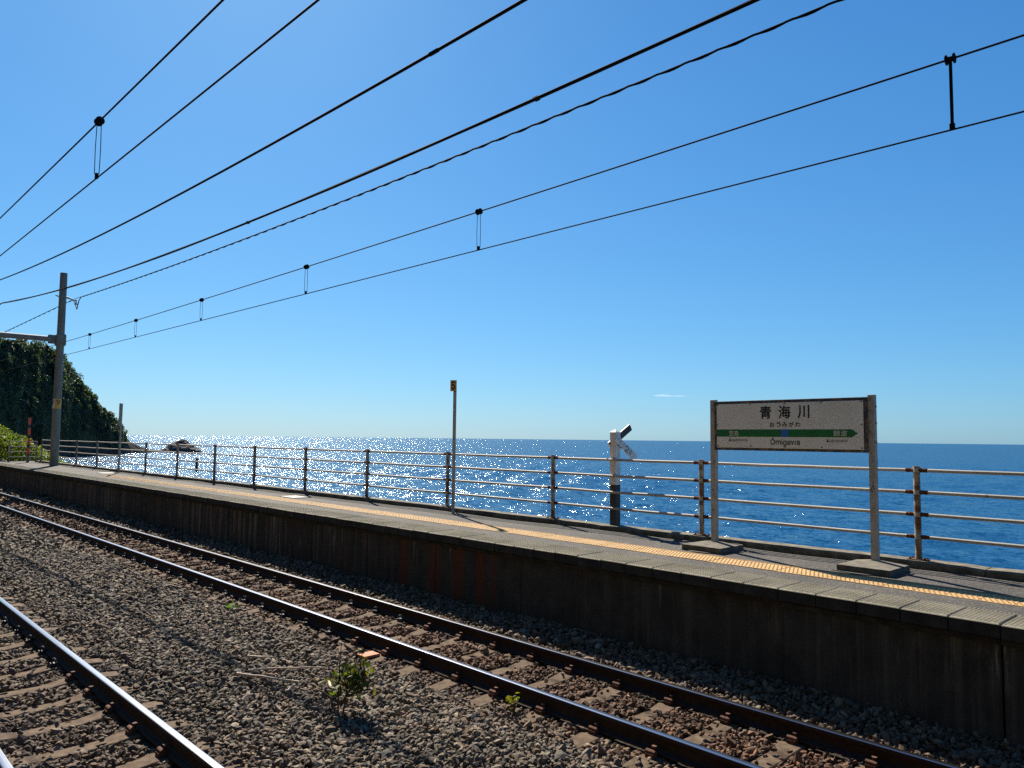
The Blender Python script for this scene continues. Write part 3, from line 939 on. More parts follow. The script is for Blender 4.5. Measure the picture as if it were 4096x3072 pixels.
m = MB(); m.tube([(0, 0, 0), (0, -0.006, 0)], 0.0085, 8)
scm = m.mesh("screw", [M['rust']])
for (sx_, sz_) in ((-5.897, 2.926), (-5.396, 2.926), (-4.902, 2.926), (-4.408, 2.926), (-3.906, 2.926), (-5.897, 2.64), (-3.906, 2.64),
                   (-5.897, 2.353), (-5.396, 2.353), (-4.902, 2.353), (-4.408, 2.353), (-3.906, 2.353)):
    place("screw", scm, board, (sx_, YB, sz_))
m = MB()
m.tube([(0, 0, 0), (0.014, 0, 0)], 0.014, 8)
blm = m.mesh("bolt", [M['galv']])
for z in (2.86, 2.66, 2.42):
    place("bolt", blm, sign, (-3.7625, 9.622, z))

# ------------------------------------------------------------------ number post "5"
np5 = thing("number_post", "thin channel post topped by a small yellow plate reading 5", "post", (0, 0, 0))
m = MB()
xp, yp = -12.05, 9.80
m.add([], [])
prof = [(-0.030, -0.022), (0.030, -0.022), (0.030, 0.022), (0.024, 0.022), (0.024, -0.015), (-0.024, -0.015), (-0.024, 0.022), (-0.030, 0.022)]
ca, sa = math.cos(R(40)), math.sin(R(40))
m.v += [(xp + a * ca - b * sa, yp + a * sa + b * ca, z) for z in (0.90, 3.44) for (a, b) in prof]
n = len(prof)
for k in range(n):
    m.f.append((k, (k + 1) % n, n + (k + 1) % n, n + k)); m.m.append(0)
m.f.append(tuple(reversed(range(n)))); m.m.append(0)
m.f.append(tuple(range(n, 2 * n))); m.m.append(0)
m.build("post", M['galv'], np5)
mx = Matrix.Translation((xp, yp, 0)) @ Matrix.Rotation(R(40), 4, 'Z')
m = MB(); m.box(-0.085, 0.037, -0.052, -0.026, 3.365, 3.585, 0, mx); pl5 = m.build("plate", M['black'], np5)
m = MB(); m.box(-0.077, 0.029, -0.0545, -0.052, 3.373, 3.577, 0, mx); m.build("plate_face", M['yellow'], pl5)
t5 = put_text("lettering", "5", 0, 0.075, 0, 0.165, 0, M['ink'], pl5, 0.03)
t5.matrix_local = mx @ Matrix.Translation((-0.062, -0.0560, 3.392))
m = MB(); m.box(-0.06, 0.06, -0.06, 0.06, PZ - 0.01, PZ + 0.012, 0, mx, bev=0.003); m.build("base_plate", M['galv'], np5)

# ------------------------------------------------------------------ gradient post
gp = thing("gradient_post", "white and black square post with two tilted arms behind the fence", "sign post", (0, 0, 0))
gx_, gy_ = -8.30, 10.255
hw = 0.062
m = MB(); m.box(gx_ - hw, gx_ + hw, gy_ - hw, gy_ + hw, KZ - 0.01, 1.67, 0, bev=0.003); m.build("lower_post", M['black'], gp)
m = MB(); m.box(gx_ - hw, gx_ + hw, gy_ - hw, gy_ + hw, 1.6702, 2.555, 0)
m.add([(gx_ - hw, gy_ - hw, 2.555), (gx_ + hw, gy_ - hw, 2.555), (gx_ + hw, gy_ + hw, 2.555), (gx_ - hw, gy_ + hw, 2.555), (gx_, gy_, 2.598)], [(0, 1, 4), (1, 2, 4), (2, 3, 4), (3, 0, 4)])
m.build("upper_post", M['white'], gp)
def arm(name, xa, xb, pts, mat, mats):
    m = MB()
    n = len(pts)
    m.v += [(xa, y, z) for y, z in pts] + [(xb, y, z) for y, z in pts]
    m.f.append(tuple(range(n))); m.m.append(1)
    m.f.append(tuple(reversed(range(n, 2 * n)))); m.m.append(0)
    for k in range(n):
        m.f.append((k, n + k, n + (k + 1) % n, (k + 1) % n)); m.m.append(0)
    return m.build(name, mats, gp)
arm("white_arm", gx_ + hw + 0.022, gx_ + hw + 0.001, [(10.155, 2.415), (10.235, 2.505), (10.335, 2.425), (10.755, 2.175), (10.735, 2.085), (10.66, 2.045)], None, [M['white'], M['white']])
arm("black_arm", gx_ - hw - 0.001, gx_ - hw - 0.024, [(10.155, 2.375), (10.225, 2.275), (10.80, 2.60), (10.735, 2.70)], None, [M['white'], M['black']])
for body, sz, dx_, dz_, w_, h_ in (("2", 0, 10.395, 2.232, 0.085, 0.125), (".", 0, 10.478, 2.215, 0.016, 0.016), ("0", 0, 10.520, 2.187, 0.045, 0.085)):
    me = text_fit(body, w_, h_, 0.0)
    me.materials.clear(); me.materials.append(M['ink'])
    o = link("lettering", me, gp)
    o.matrix_local = Matrix.Translation((gx_ + hw + 0.0236, dx_, dz_)) @ Matrix.Rotation(R(-32), 4, 'X') @ Matrix.Rotation(R(90), 4, 'Z')
m = MB()
for (y, z) in ((10.24, 2.44), (10.29, 2.395), (10.245, 2.33), (10.30, 2.29)):
    m.tube([(gx_ + hw + 0.02, y, z), (gx_ + hw + 0.032, y, z)], 0.011, 6)
m.build("bolt_set", M['rust'], gp)
m = MB()
for k in range(4):
    w = k * 1.5
    m.tube([(gx_ + 0.05 * math.cos(t) - 0.02, 10.135 + 0.03 * math.sin(w), KZ + RH[0] + 0.032 * math.sin(t + w)) for t in np.linspace(0, 6.2, 10)], 0.004, 5)
m.build("wire_tie", M['galv'], gp)

# ------------------------------------------------------------------ thin marker post and red/black post
tp = thing("marker_post", "bare thin zinc post with a narrow plate edge-on near the mast", "post", (0, 0, 0))
m = MB(); m.tube([(-33.1, 9.80, 0.90), (-33.08, 9.80, 3.0), (-33.06, 9.80, 3.66)], 0.036, 10); m.build("post", M['galv'], tp)
m = MB(); m.box(-33.13, -33.00, 9.72, 9.755, 2.75, 3.67, 0, bev=0.004); m.build("plate", M['galv'], tp)
for z in (2.9, 3.2, 3.5):
    m = MB(); m.tube([(-33.065, 9.70, z), (-33.065, 9.725, z)], 0.018, 6); m.build("bolt", M['white'], tp)

rp = thing("striped_post", "red and black striped marker post at the platform end", "post", (0, 0, 0))
zz = [1.27, 1.36, 1.68, 1.86, 2.18, 2.36, 2.70, 2.90, 3.27]
m = MB(); m.box(-46.99, -46.87, 9.37, 9.49, 0.905, 1.27, 0, bev=0.004); m.build("socket", M['pole'], rp)
for i, (a, b) in enumerate(zip(zz[:-1], zz[1:])):
    m = MB(); m.box(-46.985, -46.875, 9.375, 9.485, a, b, 0); m.build("red_stripe" if i % 2 else "black_stripe", M['red'] if i % 2 else M['black'], rp)

# ------------------------------------------------------------------ catenary mast
mast = thing("catenary_mast", "tall round concrete mast carrying a horizontal beam over the tracks", "mast", (0, 0, 0))
mx_, my_ = -41.5, 9.42
m = MB()
m.tube([(mx_, my_, 0.9), (mx_, my_, 4.0), (mx_, my_, 7.0), (mx_, my_, 10.15)], [0.187, 0.176, 0.166, 0.155], 28)
m.build("pole", M['pole'], mast)
m = MB(); m.tube([(mx_, -3.6, 0.9), (mx_, -3.6, 10.15)], [0.187, 0.155], 24); m.build("pole", M['pole'], mast)
m = MB(); m.tube([(mx_, -3.30, 6.92), (mx_, 9.05, 6.92)], 0.13, 16); m.build("beam", M['beam'], mast)
m = MB()
m.box(mx_ - 0.20, mx_ + 0.20, my_ - 0.20, my_ + 0.20, 6.60, 7.20, 0, bev=0.06)
m.box(mx_ - 0.03, mx_ + 0.03, my_ - 0.52, my_ - 0.18, 6.70, 7.12)
m.tube([(mx_ - 0.08, my_ - 0.42, 6.92), (mx_ + 0.10, my_ - 0.42, 6.92)], 0.05, 8)
m.build("beam_clamp", M['pole'], mast)
m = MB()
m.tube([(mx_, my_ + 0.15, 9.0), (mx_ + 0.15, my_ + 0.55, 8.86)], [0.05, 0.03], 8)
m.tube([(mx_ + 0.15, my_ + 0.55, 8.90), (mx_ + 0.15, my_ + 0.55, 8.66)], 0.03, 6)
m.tube([(mx_ + 0.15, my_ + 0.50, 8.70), (mx_ + 0.30, my_ + 0.58, 8.68)], 0.035, 6)
for k in range(16):
    pass
m.tube([(mx_ + 0.168 * math.cos(w), my_ + 0.168 * math.sin(w), 9.0) for w in np.linspace(0, 6.283, 20)], 0.02, 6)
m.tube([(mx_ - 0.02, my_ - 0.15, 9.0), (mx_ - 0.04, my_ - 0.30, 9.03)], 0.03, 6)
m.build("cable_bracket", M['galv'], mast)
def band(name, a0, a1, z0, z1, rad, mat):
    m = MB(); n = 12
    for i in range(n + 1):
        w = R(a0 + (a1 - a0) * i / n)
        m.v += [(mx_ + rad * math.cos(w), my_ + rad * math.sin(w), z0), (mx_ + rad * math.cos(w), my_ + rad * math.sin(w), z1)]
    for i in range(n):
        m.f.append((2 * i, 2 * i + 2, 2 * i + 3, 2 * i + 1)); m.m.append(0)
    return m.build(name, mat, mast)
band("yellow_plate", -42, 52, 3.62, 4.08, 0.184, M['yellow'])
band("white_plate", -108, -42.5, 3.62, 4.08, 0.184, M['white'])
def curved_text(body, ang, w, h, z, mat):
    me = text_fit(body, w, h, 0.02)
    co = np.empty(len(me.vertices) * 3); me.vertices.foreach_get("co", co); co = co.reshape(-1, 3)
    rad = 0.188
    th = R(ang) + (co[:, 0] - w / 2) / rad
    rad = rad - co[:, 1]
    co2 = np.stack([mx_ + rad * np.cos(th), my_ + rad * np.sin(th), z + co[:, 2]], -1)
    me.vertices.foreach_set("co", co2.ravel()); me.update()
    me.materials.clear(); me.materials.append(mat)
    return link("lettering", me, mast)
curved_text("9", 4, 0.16, 0.24, 3.80, M['ink'])
curved_text("9", -78, 0.16, 0.24, 3.80, M['ink'])

# ------------------------------------------------------------------ overhead lines
def line(name, pts, rad, mat, parent, n=6):
    m = MB(); m.tube(pts, rad, n); return m.build(name, mat, parent, smooth=True)
def contact_line(label, y_c, zc, zm, xh, group, stag, xl):
    t = thing("overhead_line", label, "overhead line", (0, 0, 0), group)
    cx = np.arange(-95, 26, 3.0)
    yc = lambda x: y_c + stag(x)
    y_m = yc
    zmf = lambda x: zm + 0.00026 * (x - xl) ** 2 * (1 if x > -41.5 else 0.2)
    line("contact_wire", [(x, yc(x), zc) for x in cx], 0.0068, M['wire'], t)
    line("messenger_wire", [(x, y_m(x), zmf(x)) for x in cx], 0.0080, M['wire'], t)
    for i, x in enumerate(xh):
        a = Vector((x, y_m(x), zmf(x))); b = Vector((x, yc(x), zc))
        m = MB()
        m.tube([a + Vector((-0.030, 0, 0)), a + Vector((-0.022, 0, 0))], 0.038, 12)
        m.tube([a + Vector((0.022, 0, 0)), a + Vector((0.030, 0, 0))], 0.038, 12)
        m.tube([a + Vector((-0.026, 0, 0)), a + Vector((0.026, 0, 0))], 0.020, 10)
        h = m.build("hanger_sleeve", M['insul'], t)
        m = MB()
        if x > -3:
            m.box(a.x - 0.010, a.x + 0.010, a.y - 0.006, a.y + 0.007, b.z + 0.04, a.z + 0.01)
        for s in ((-1, 1) if x <= -3 else ()):
            o_ = Vector((0.010 * s, 0.014 * s, 0))
            m.tube([a + o_, a.lerp(b, 0.5) + o_ * 1.3, a.lerp(b, 0.92) + o_ * 1.1, b + Vector((0, 0, 0.03)) + o_ * 0.3], 0.0036 if x < -3 else 0.006, 5)
        m.box(b.x - 0.016, b.x + 0.016, b.y - 0.012, b.y + 0.012, b.z - 0.002, b.z + 0.045)
        m.build("hanger", M['wire'], t)
    return t
G = "overhead contact lines above the tracks"
contact_line("overhead line pair with hangers above the platform-side track", 6.03, 4.70, 5.09,
             [-1.78, -6.98, -11.15, -15.3, -19.1, -22.7, -27.0, -31.0, -36.0, 3.2], G,
             lambda x: 0.05 + 0.0105 * max(-30.0, x) if x > -42 else 0.05 - 0.315 + 0.01 * (-42 - x) * 0.5, -25.0)
contact_line("steep overhead line pair with one hanger at the upper left", 1.90, 4.69, 5.21,
             [-7.42, -12.2, -16.5, -21.0, 1.5], G, lambda x: 0.0, -9.0)

def sag(x, x_low, z_low, k, sup=-41.5):
    if x < sup:
        x = 2 * sup - x
    return z_low + k * (x - x_low) ** 2
m_ = thing("feeder_wire", "single thick dark feeder wire above the gap between the tracks", "overhead wire")
line("wire", [(x, 4.5, sag(x, -4.5, 6.25, 0.00150)) for x in np.arange(-80, 26, 1.5)], 0.0165, M['insul'], m_, 8)
m = MB(); xx = -5.95; m.tube([(xx - 0.07, 4.5, sag(xx - 0.07, -4.5, 6.25, 0.0015)), (xx + 0.07, 4.5, sag(xx + 0.07, -4.5, 6.25, 0.0015))], 0.021, 8); m.build("splice", M['insul'], m_)
f4 = lambda x: sag(x, -8.0, 6.85, 0.00134)
m_ = thing("feeder_cable", "pair of close parallel feeder cables passing before the mast top", "overhead wire")
for s in (-1, 1):
    line("wire", [(x, 6.9 + s * (0.026 + 0.008 * math.sin(x * 0.7)), f4(x) + s * 0.018) for x in np.arange(-80, 26, 1.0)], 0.021, M['insul'], m_, 8)
for xx in (-15.5, -6.9, -30.0):
    m = MB(); m.box(xx - 0.04, xx + 0.04, 6.868, 6.932, f4(xx) - 0.028, f4(xx) + 0.028, 0, bev=0.01); m.build("spacer", M['insul'], m_)
m_ = thing("twisted_cable", "twisted cable hung from the bracket on the concrete mast", "overhead wire")
f5 = lambda x: (8.34 + 0.00058 * (x + 8) ** 2) if x > -41.3 else 9.0 - 0.030 * (-41.3 - x)
def y5(x):
    return 9.98 if x > -41.2 else 9.98 - 0.035 * (-41.2 - x)
xs_ = np.arange(-75, 26, 0.75)
line("carrier_wire", [(x, y5(x), f5(x)) for x in xs_], 0.012, M['wire'], m_)
xs_ = np.arange(-40.6, 20, 0.10)
line("wrapped_cable", [(x, y5(x) + 0.011 * math.cos(x * 11.0), f5(x) - 0.012 + 0.011 * math.sin(x * 11.0)) for x in xs_], 0.019, M['insul'], m_, 6)
xs_ = np.arange(-75, -42.0, 0.20)
line("wrapped_cable", [(x, y5(x) + 0.02 * math.cos(x * 7.0), f5(x) - 0.014 + 0.02 * math.sin(x * 7.0)) for x in xs_], 0.016, M['insul'], m_, 6)
line("drip_loop", [(-40.6, 9.98, f5(-40.6) - 0.02), (-40.9, 9.98, f5(-40.9) - 0.15), (-41.2, 9.98, f5(-41.2) - 0.55), (-41.5, 9.98, f5(-41.2) - 0.30), (-41.8, 9.97, f5(-41.8) - 0.06), (-42.0, 9.95, f5(-42.0) - 0.02)], 0.022, M['insul'], m_, 6)

# ------------------------------------------------------------------ plates on the platform
m = MB(); m.box(-33.15, -32.25, 9.02, 9.52, PZ - 0.02, PZ + 0.010, 0, bev=0.002)
tag(m.build("boarding_plate", M['white_plate']), "white square plate set in the platform where the yellow strip begins", "floor plate")
m = MB(); m.box(-18.10, -17.38, 9.13, 9.56, PZ - 0.02, PZ + 0.010, 0, bev=0.002)
tag(m.build("boarding_plate", M['white_plate']), "pale rectangular plate on the asphalt midway along the platform", "floor plate")

# ------------------------------------------------------------------ orange plate on a sleeper
op = MB(); op.box(-8.03, -7.86, 5.10, 5.31, -0.170, -0.142, 0, Matrix.Identity(4), bev=0.003)
op = tag(op.build("marker_plate", M['orange']), "small orange painted plate lying on a sleeper end beside the weed", "marker plate")
m = MB(); m.box(-7.955, -7.94, 5.15, 5.26, -0.142, -0.1405); m.box(-7.975, -7.955, 5.235, 5.25, -0.142, -0.1405); m.build("marking", M['ink'], op)

# ------------------------------------------------------------------ weeds and twigs
def leaf_cloud(name, pts, sizes, tints, mat, parent, kind_mesh=False, fold=0.25, up=0.6):
    n = len(pts)
    base = np.array([(-0.5, 0, 0), (0, -0.28, 0), (0.55, 0, 0), (0, 0.28, 0)])
    V = np.repeat(base[None], n, 0) * np.asarray(sizes)[:, None, None]
    V[:, 1, 2] += fold * np.asarray(sizes) * 0.3; V[:, 3, 2] += fold * np.asarray(sizes) * 0.3
    yaw = rng.uniform(0, 6.283, n); pit = rng.normal(0, up, n); rol = rng.normal(0, up, n)
    def rm(ax, w):
        c, s = np.cos(w), np.sin(w); m = np.zeros((n, 3, 3))
        i, j = [(1, 2), (2, 0), (0, 1)][ax]
        m[:, ax, ax] = 1; m[:, i, i] = c; m[:, j, j] = c; m[:, i, j] = -s; m[:, j, i] = s
        return m
    rot = rm(2, yaw) @ rm(1, pit) @ rm(0, rol)
    V = np.einsum('nij,nkj->nki', rot, V) + np.asarray(pts)[:, None, :]
    F = (np.array([(0, 1, 2), (0, 2, 3)])[None] + (np.arange(n) * 4)[:, None, None]).reshape(-1, 3)
    me = np_mesh(name, V.reshape(-1, 3), F, mat, np.repeat(np.asarray(tints), 4, 0))
    return link(name, me, parent)

weed = thing("weed_plant", "leafy green weed growing from the ballast between the tracks", "weed", (-6.32, 3.83, -0.13))
m = MB()
stems = [[(0, 0, -0.05), (-0.02, 0.01, 0.2), (-0.03, 0.02, 0.45), (-0.02, 0.03, 0.66)],
         [(0.03, 0.02, -0.05), (0.02, 0.06, 0.16), (0.0, 0.10, 0.30), (-0.02, 0.14, 0.42)],
         [(-0.03, 0.05, 0.1), (0.02, 0.18, 0.32), (0.03, 0.20, 0.40), (0.03, 0.23, 0.58)],
         [(0.02, 0.08, 0.17), (0.14, 0.16, 0.24), (0.26, 0.22, 0.26)],
         [(-0.01, 0.01, 0.12), (-0.12, -0.10, 0.22), (-0.20, -0.14, 0.24)]]
for st in stems:
    m.tube(st, [0.010, 0.008, 0.006, 0.003][:len(st)] if len(st) == 4 else [0.009, 0.007, 0.004], 6)
m.build("stem", M['stem'], weed, smooth=True)
pts, szs, tn = [], [], []
for k in range(330):
    p_ = np.array([-0.01, 0.11, 0.31]) + rng.normal(0, 1, 3) * np.array([0.075, 0.10, 0.065])
    if rng.random() < 0.16:
        p_ = np.array([0.02, 0.22, 0.46]) + rng.normal(0, 1, 3) * np.array([0.03, 0.03, 0.06])
    pts.append(p_); szs.append(rng.uniform(0.030, 0.10) * (0.55 if p_[2] > 0.42 else 1))
    g_ = rng.random()
    tn.append((0.025 + 0.065 * g_, 0.042 + 0.055 * g_, 0.010 + 0.008 * rng.random()) if rng.random() < 0.85 else (0.11, 0.070, 0.025))
pts += [np.array([0.26, 0.22, 0.24])]; szs += [0.09]; tn += [(0.09, 0.075, 0.03)]
leaf_cloud("leaves", pts, szs, tn, M['leaf'], weed, up=0.8)
for nm, lab, loc, cnt, spd in (("weed_tuft", "small yellow-green tuft against the rail foot right of the weed", (-5.50, 5.24, -0.13), 34, 0.045),
                               ("weed_tuft", "tiny green tuft beside a far sleeper end", (-11.3, 5.0, -0.15), 26, 0.05),):
    tf = thing(nm, lab, "weed", loc)
    pts = rng.normal(0, 1, (cnt, 3)) * np.array([spd, spd, spd * 0.6]) + np.array([0, 0, 0.045])
    yel = 1.0 if cnt == 34 else 0.4
    tints = [(0.10 * yel + 0.06 * rng.random() * yel, 0.10 + 0.05 * rng.random(), 0.015) for _ in range(cnt)]
    leaf_cloud("leaves", pts, rng.uniform(0.03, 0.06, cnt), tints, M['leaf'], tf, up=0.8)
    m = MB()
    for k in range(5):
        w = k * 1.25
        m.tube([(0, 0, -0.04), (0.03 * math.cos(w), 0.03 * math.sin(w), 0.05)], 0.003, 4)
    m.build("stem", M['stem'], tf)
def twig(lab, pts, r0):
    m = MB()
    P = [Vector(p) + Vector((0, 0, 0.022)) for p in pts]
    pp = []
    for a, b in zip(P[:-1], P[1:]):
        for k in range(4):
            pp.append(a.lerp(b, k / 4) + Vector((random.uniform(-1, 1), random.uniform(-1, 1), random.uniform(-1, 1))) * 0.006)
    pp.append(P[-1])
    r0 *= 1.5
    m.tube(pp, [r0 * (1 - 0.5 * i / len(pp)) * random.uniform(0.85, 1.15) for i in range(len(pp))], 6)
    tag(m.build("dry_twig", M['twig']), lab, "twig")
twig("long straight pale dry stalk lying left of the weed", [(-7.95, 3.60, -0.085), (-7.6, 3.78, -0.075), (-7.27, 3.95, -0.08)], 0.010)
twig("crooked pale twig leaning against the base of the weed", [(-7.12, 4.08, -0.07), (-6.95, 4.10, -0.03), (-6.72, 3.98, 0.0), (-6.45, 3.88, 0.05)], 0.011)
twig("short pale stick on the ballast behind the long stalk", [(-8.50, 3.96, -0.085), (-8.28, 4.15, -0.08)], 0.009)
twig("thin brown twig lying behind the weed", [(-8.0, 3.75, -0.08), (-7.75, 4.05, -0.06), (-7.50, 4.38, -0.07)], 0.007)
twig("small pale broken stick in front of the long stalk", [(-7.22, 3.86, -0.085), (-7.12, 3.72, -0.085)], 0.009)
twig("upright thin dead stalk on the ballast between the tracks", [(-9.2, 3.95, -0.12), (-9.2, 3.94, 0.15)], 0.006)

# ------------------------------------------------------------------ far end of the platform: low wall and bush
m = MB()
m.v += [(-49.5, 6.0, -0.3), (-62, 6.0, -0.3), (-62, 8.75, -0.3), (-49.5, 8.75, -0.3), (-49.5, 6.0, 0.98), (-62, 6.0, 1.45), (-62, 8.75, 1.45), (-49.5, 8.75, 0.98)]
for f in [(3, 2, 1, 0), (4, 5, 6, 7), (0, 1, 5, 4), (1, 2, 6, 5), (2, 3, 7, 6), (3, 0, 4, 7)]:
    m.f.append(f); m.m.append(0)
ramp_o = m.build("ramp", M['kerb'])
ramp_o["kind"] = "structure"
ramp_o["label"] = "pale concrete ramp beyond the platform end"
hill = MB()
hx = np.linspace(-49.0, -90, 26); hy = np.linspace(-40, 14, 46)
for x in hx:
    for y in hy:
        t = max(0.0, min(1.0, (-x - 49.5) / 10))
        s = max(0.0, min(1.0, (12.6 - y) / 4.0))
        corr = max(0.0, min(1.0, (y - 8.9) / 1.6)) if y > 0 else max(0.0, min(1.0, (-y - 6) / 6))
        z = -0.3 + 2.0 * t * s * corr + 0.35 * mnoise.noise(Vector((x * 0.3, y * 0.3, 1.0))) * t * corr - (3.0 * max(0, (y - 12.0)))
        hill.v.append((x, y, z))
for i in range(len(hx) - 1):
    for j in range(len(hy) - 1):
        a = i * len(hy) + j
        hill.f.append((a, a + 1, a + len(hy) + 1, a + len(hy))); hill.m.append(0)
ho = hill.build("bank", M['earth'])
ho["kind"] = "structure"
ho["label"] = "grassy bank behind the platform end"
bush = thing("bush", "bright green leafy bush behind the platform-end barrier", "bush", (-53, 9.8, 1.0))
n = 9000
u = rng.random((n, 3))
bx = -49.6 - 8.0 * u[:, 0]
by = 8.75 + 3.6 * u[:, 1] ** 1.2
top = 2.55 - 0.62 * (by - 8.75) + 0.06 * (-bx - 50) + 0.35 * np.sin(bx * 1.9 + 1.0) * np.sin(by * 2.3) + 0.15 * np.sin(bx * 6 + by * 5)
bot = 0.55
bz_ = bot + (top - bot) * (1 - (u[:, 2] ** 2.2) * 0.75)
P = np.stack([bx + 53, by - 9.8, bz_ - 1.0], -1) + rng.normal(0, 0.07, (n, 3))
g_ = rng.random(n)
tints = np.stack([0.075 + 0.11 * g_, 0.115 + 0.095 * g_, 0.02 + 0.02 * rng.random(n)], -1) * (0.45 + 0.7 * rng.random(n))[:, None]
leaf_cloud("leaves", P, rng.uniform(0.10, 0.24, n), tints, M['leaf'], bush, up=0.8)
m = MB()
for k in range(40):
    x_ = -50 - 7 * rng.random(); y_ = 9.0 + 2.6 * rng.random()
    m.tube([(x_ + 53, y_ - 9.8, -1.4), (x_ + 53 + rng.normal(0, .2), y_ - 9.8 + rng.normal(0, .2), 0.2), (x_ + 53 + rng.normal(0, .35), y_ - 9.8 + rng.normal(0, .3), 1.0 + 0.5 * rng.random())], [0.03, 0.02, 0.008], 5)
m.build("stem", M['stem'], bush)

# ------------------------------------------------------------------ headland
ridge = [(176.0, 0.094), (173.0, 0.0965), (170.44, 0.0973), (169.71, 0.0972), (168.97, 0.0962), (168.34, 0.0949), (167.7, 0.0915), (167.17, 0.0859), (166.63, 0.077), (166.21, 0.0658), (165.85, 0.0577),
         (165.51, 0.0485), (165.09, 0.0381), (164.66, 0.0288), (164.24, 0.0205), (163.81, 0.0127), (163.47, 0.0058), (163.29, -0.0005), (162.95, -0.0075), (162.3, -0.0135), (161.7, -0.0165), (161.0, -0.0192)]
foot = [(176.0, 235.0), (172.0, 258.0), (168.91, 289.6), (167.7, 304.0), (166.96, 315.0), (166.21, 328.0), (165.19, 341.6), (164.21, 355.0), (163.29, 378.0), (162.7, 398.0), (161.7, 410.0), (161.0, 415.0)]
ra = np.array([a for a, _ in ridge][::-1]); re = np.array([e for _, e in ridge][::-1])
fa = np.array([a for a, _ in foot][::-1]); fr = np.array([d for _, d in foot][::-1])
NU, NV = 300, 92
uu = np.linspace(161.0, 176.0, NU)
vvv = np.linspace(-0.02, 1.8, NV)
HV = np.zeros((NU, NV, 3))
for i, a in enumerate(uu):
    r0 = np.interp(a, fa, fr)
    tanr = np.interp(a, ra, re)
    hguess = max(0.6, 8.42 + tanr * r0)
    depth = 0.58 * hguess + 3.0
    H_ = 8.42 + tanr * (r0 + depth)
    H_ = max(H_, 0.4)
    for j, v in enumerate(vvv):
        if v <= 1.0:
            vv = max(v, 0.0)
            hz = H_ * (1 - (1 - vv) ** 1.35) if H_ > 12 else H_ * math.sin(vv * math.pi / 2)
            r_ = r0 + depth * v
        else:
            hz = H_ * (1 - ((v - 1) / 0.8) ** 2 * 1.1)
            r_ = r0 + depth + (v - 1) * (20 + depth)
        x_, y_ = r_ * math.cos(R(a)), r_ * math.sin(R(a))
        k_ = min(1.0, H_ / 14.0)
        p3 = Vector((x_ * 0.07, y_ * 0.07, hz * 0.07))
        nz = mnoise.fractal(p3, 1.0, 2.1, 4)
        gully = mnoise.noise(Vector((a * 1.6, 0.3 * hz / 12, 3.0)))
        fine = mnoise.noise(Vector((x_ * 0.4, y_ * 0.4, hz * 0.4)))
        vd = mnoise.voronoi(Vector((x_ * 0.17, y_ * 0.17, hz * 0.17)))[0][0]
        dome = (0.55 - vd) * 2.2 * min(1.0, hz / 8.0)
        dr = k_ * (3.4 * nz + 5.5 * gully * (0.3 + vv if v <= 1 else 0.6) + dome) + 0.5 * fine
        r2 = r_ - dr * (1.0 if v > 0.05 else 0.4)
        z_ = SEA + hz + k_ * 0.5 * dome + k_ * 0.5 * nz * (1 if v < 0.9 else 0.4) + 0.35 * fine * k_ - (0.6 if v < 0 else 0)
        HV[i, j] = (r2 * math.cos(R(a)), r2 * math.sin(R(a)), z_)
ii, jj = np.meshgrid(np.arange(NU - 1), np.arange(NV - 1), indexing='ij')
q = (ii * NV + jj).ravel()
HF = np.stack([q, q + NV, q + NV + 1, q + 1], -1)
M['cliff'] = bpy.data.materials.new("cliff_ground")
nt, p = nodes(M['cliff'])
gz = nt.nodes.new("ShaderNodeNewGeometry"); sz = nt.nodes.new("ShaderNodeSeparateXYZ"); nt.links.new(gz.outputs["Position"], sz.inputs[0])
mr = nt.nodes.new("ShaderNodeMapRange"); mr.inputs[1].default_value = -6.0; mr.inputs[2].default_value = 4.0
ad = nt.nodes.new("ShaderNodeMath"); ad.operation = 'ADD'
md = nt.nodes.new("ShaderNodeMath"); md.operation = 'MULTIPLY_ADD'; md.inputs[1].default_value = 9.0; md.inputs[2].default_value = -4.5
nt.links.new(ntex(nt, wpos(nt), 0.12, 5), md.inputs[0])
nt.links.new(sz.outputs[2], ad.inputs[0]); nt.links.new(md.outputs[0], ad.inputs[1]); nt.links.new(ad.outputs[0], mr.inputs[0])
rk = ramp(nt, ntex(nt, wpos(nt), 0.5, 8, 0.7), [(0.3, (0.022, 0.020, 0.019)), (0.7, (0.070, 0.062, 0.054))])
sl_ = ramp(nt, ntex(nt, wpos(nt), 0.22, 6), [(0.3, (0.016, 0.026, 0.011)), (0.7, (0.045, 0.056, 0.022))])
nt.links.new(mixc(nt, ramp(nt, mr.outputs[0], [(0.35, (0, 0, 0)), (0.65, (1, 1, 1))]), rk, sl_), p.inputs["Base Color"])
p.inputs["Roughness"].default_value = 1.0
p.inputs["Specular IOR Level"].default_value = 0.1
bump(nt, p, ntex(nt, wpos(nt), 0.8, 6, 0.7), 1.0, 0.8)
hme = np_mesh("headland", HV.reshape(-1, 3), HF, M['cliff'])
hl = link("headland", hme)
hl["kind"] = "structure"
hl["label"] = "steep wooded headland dropping into the sea at the left"
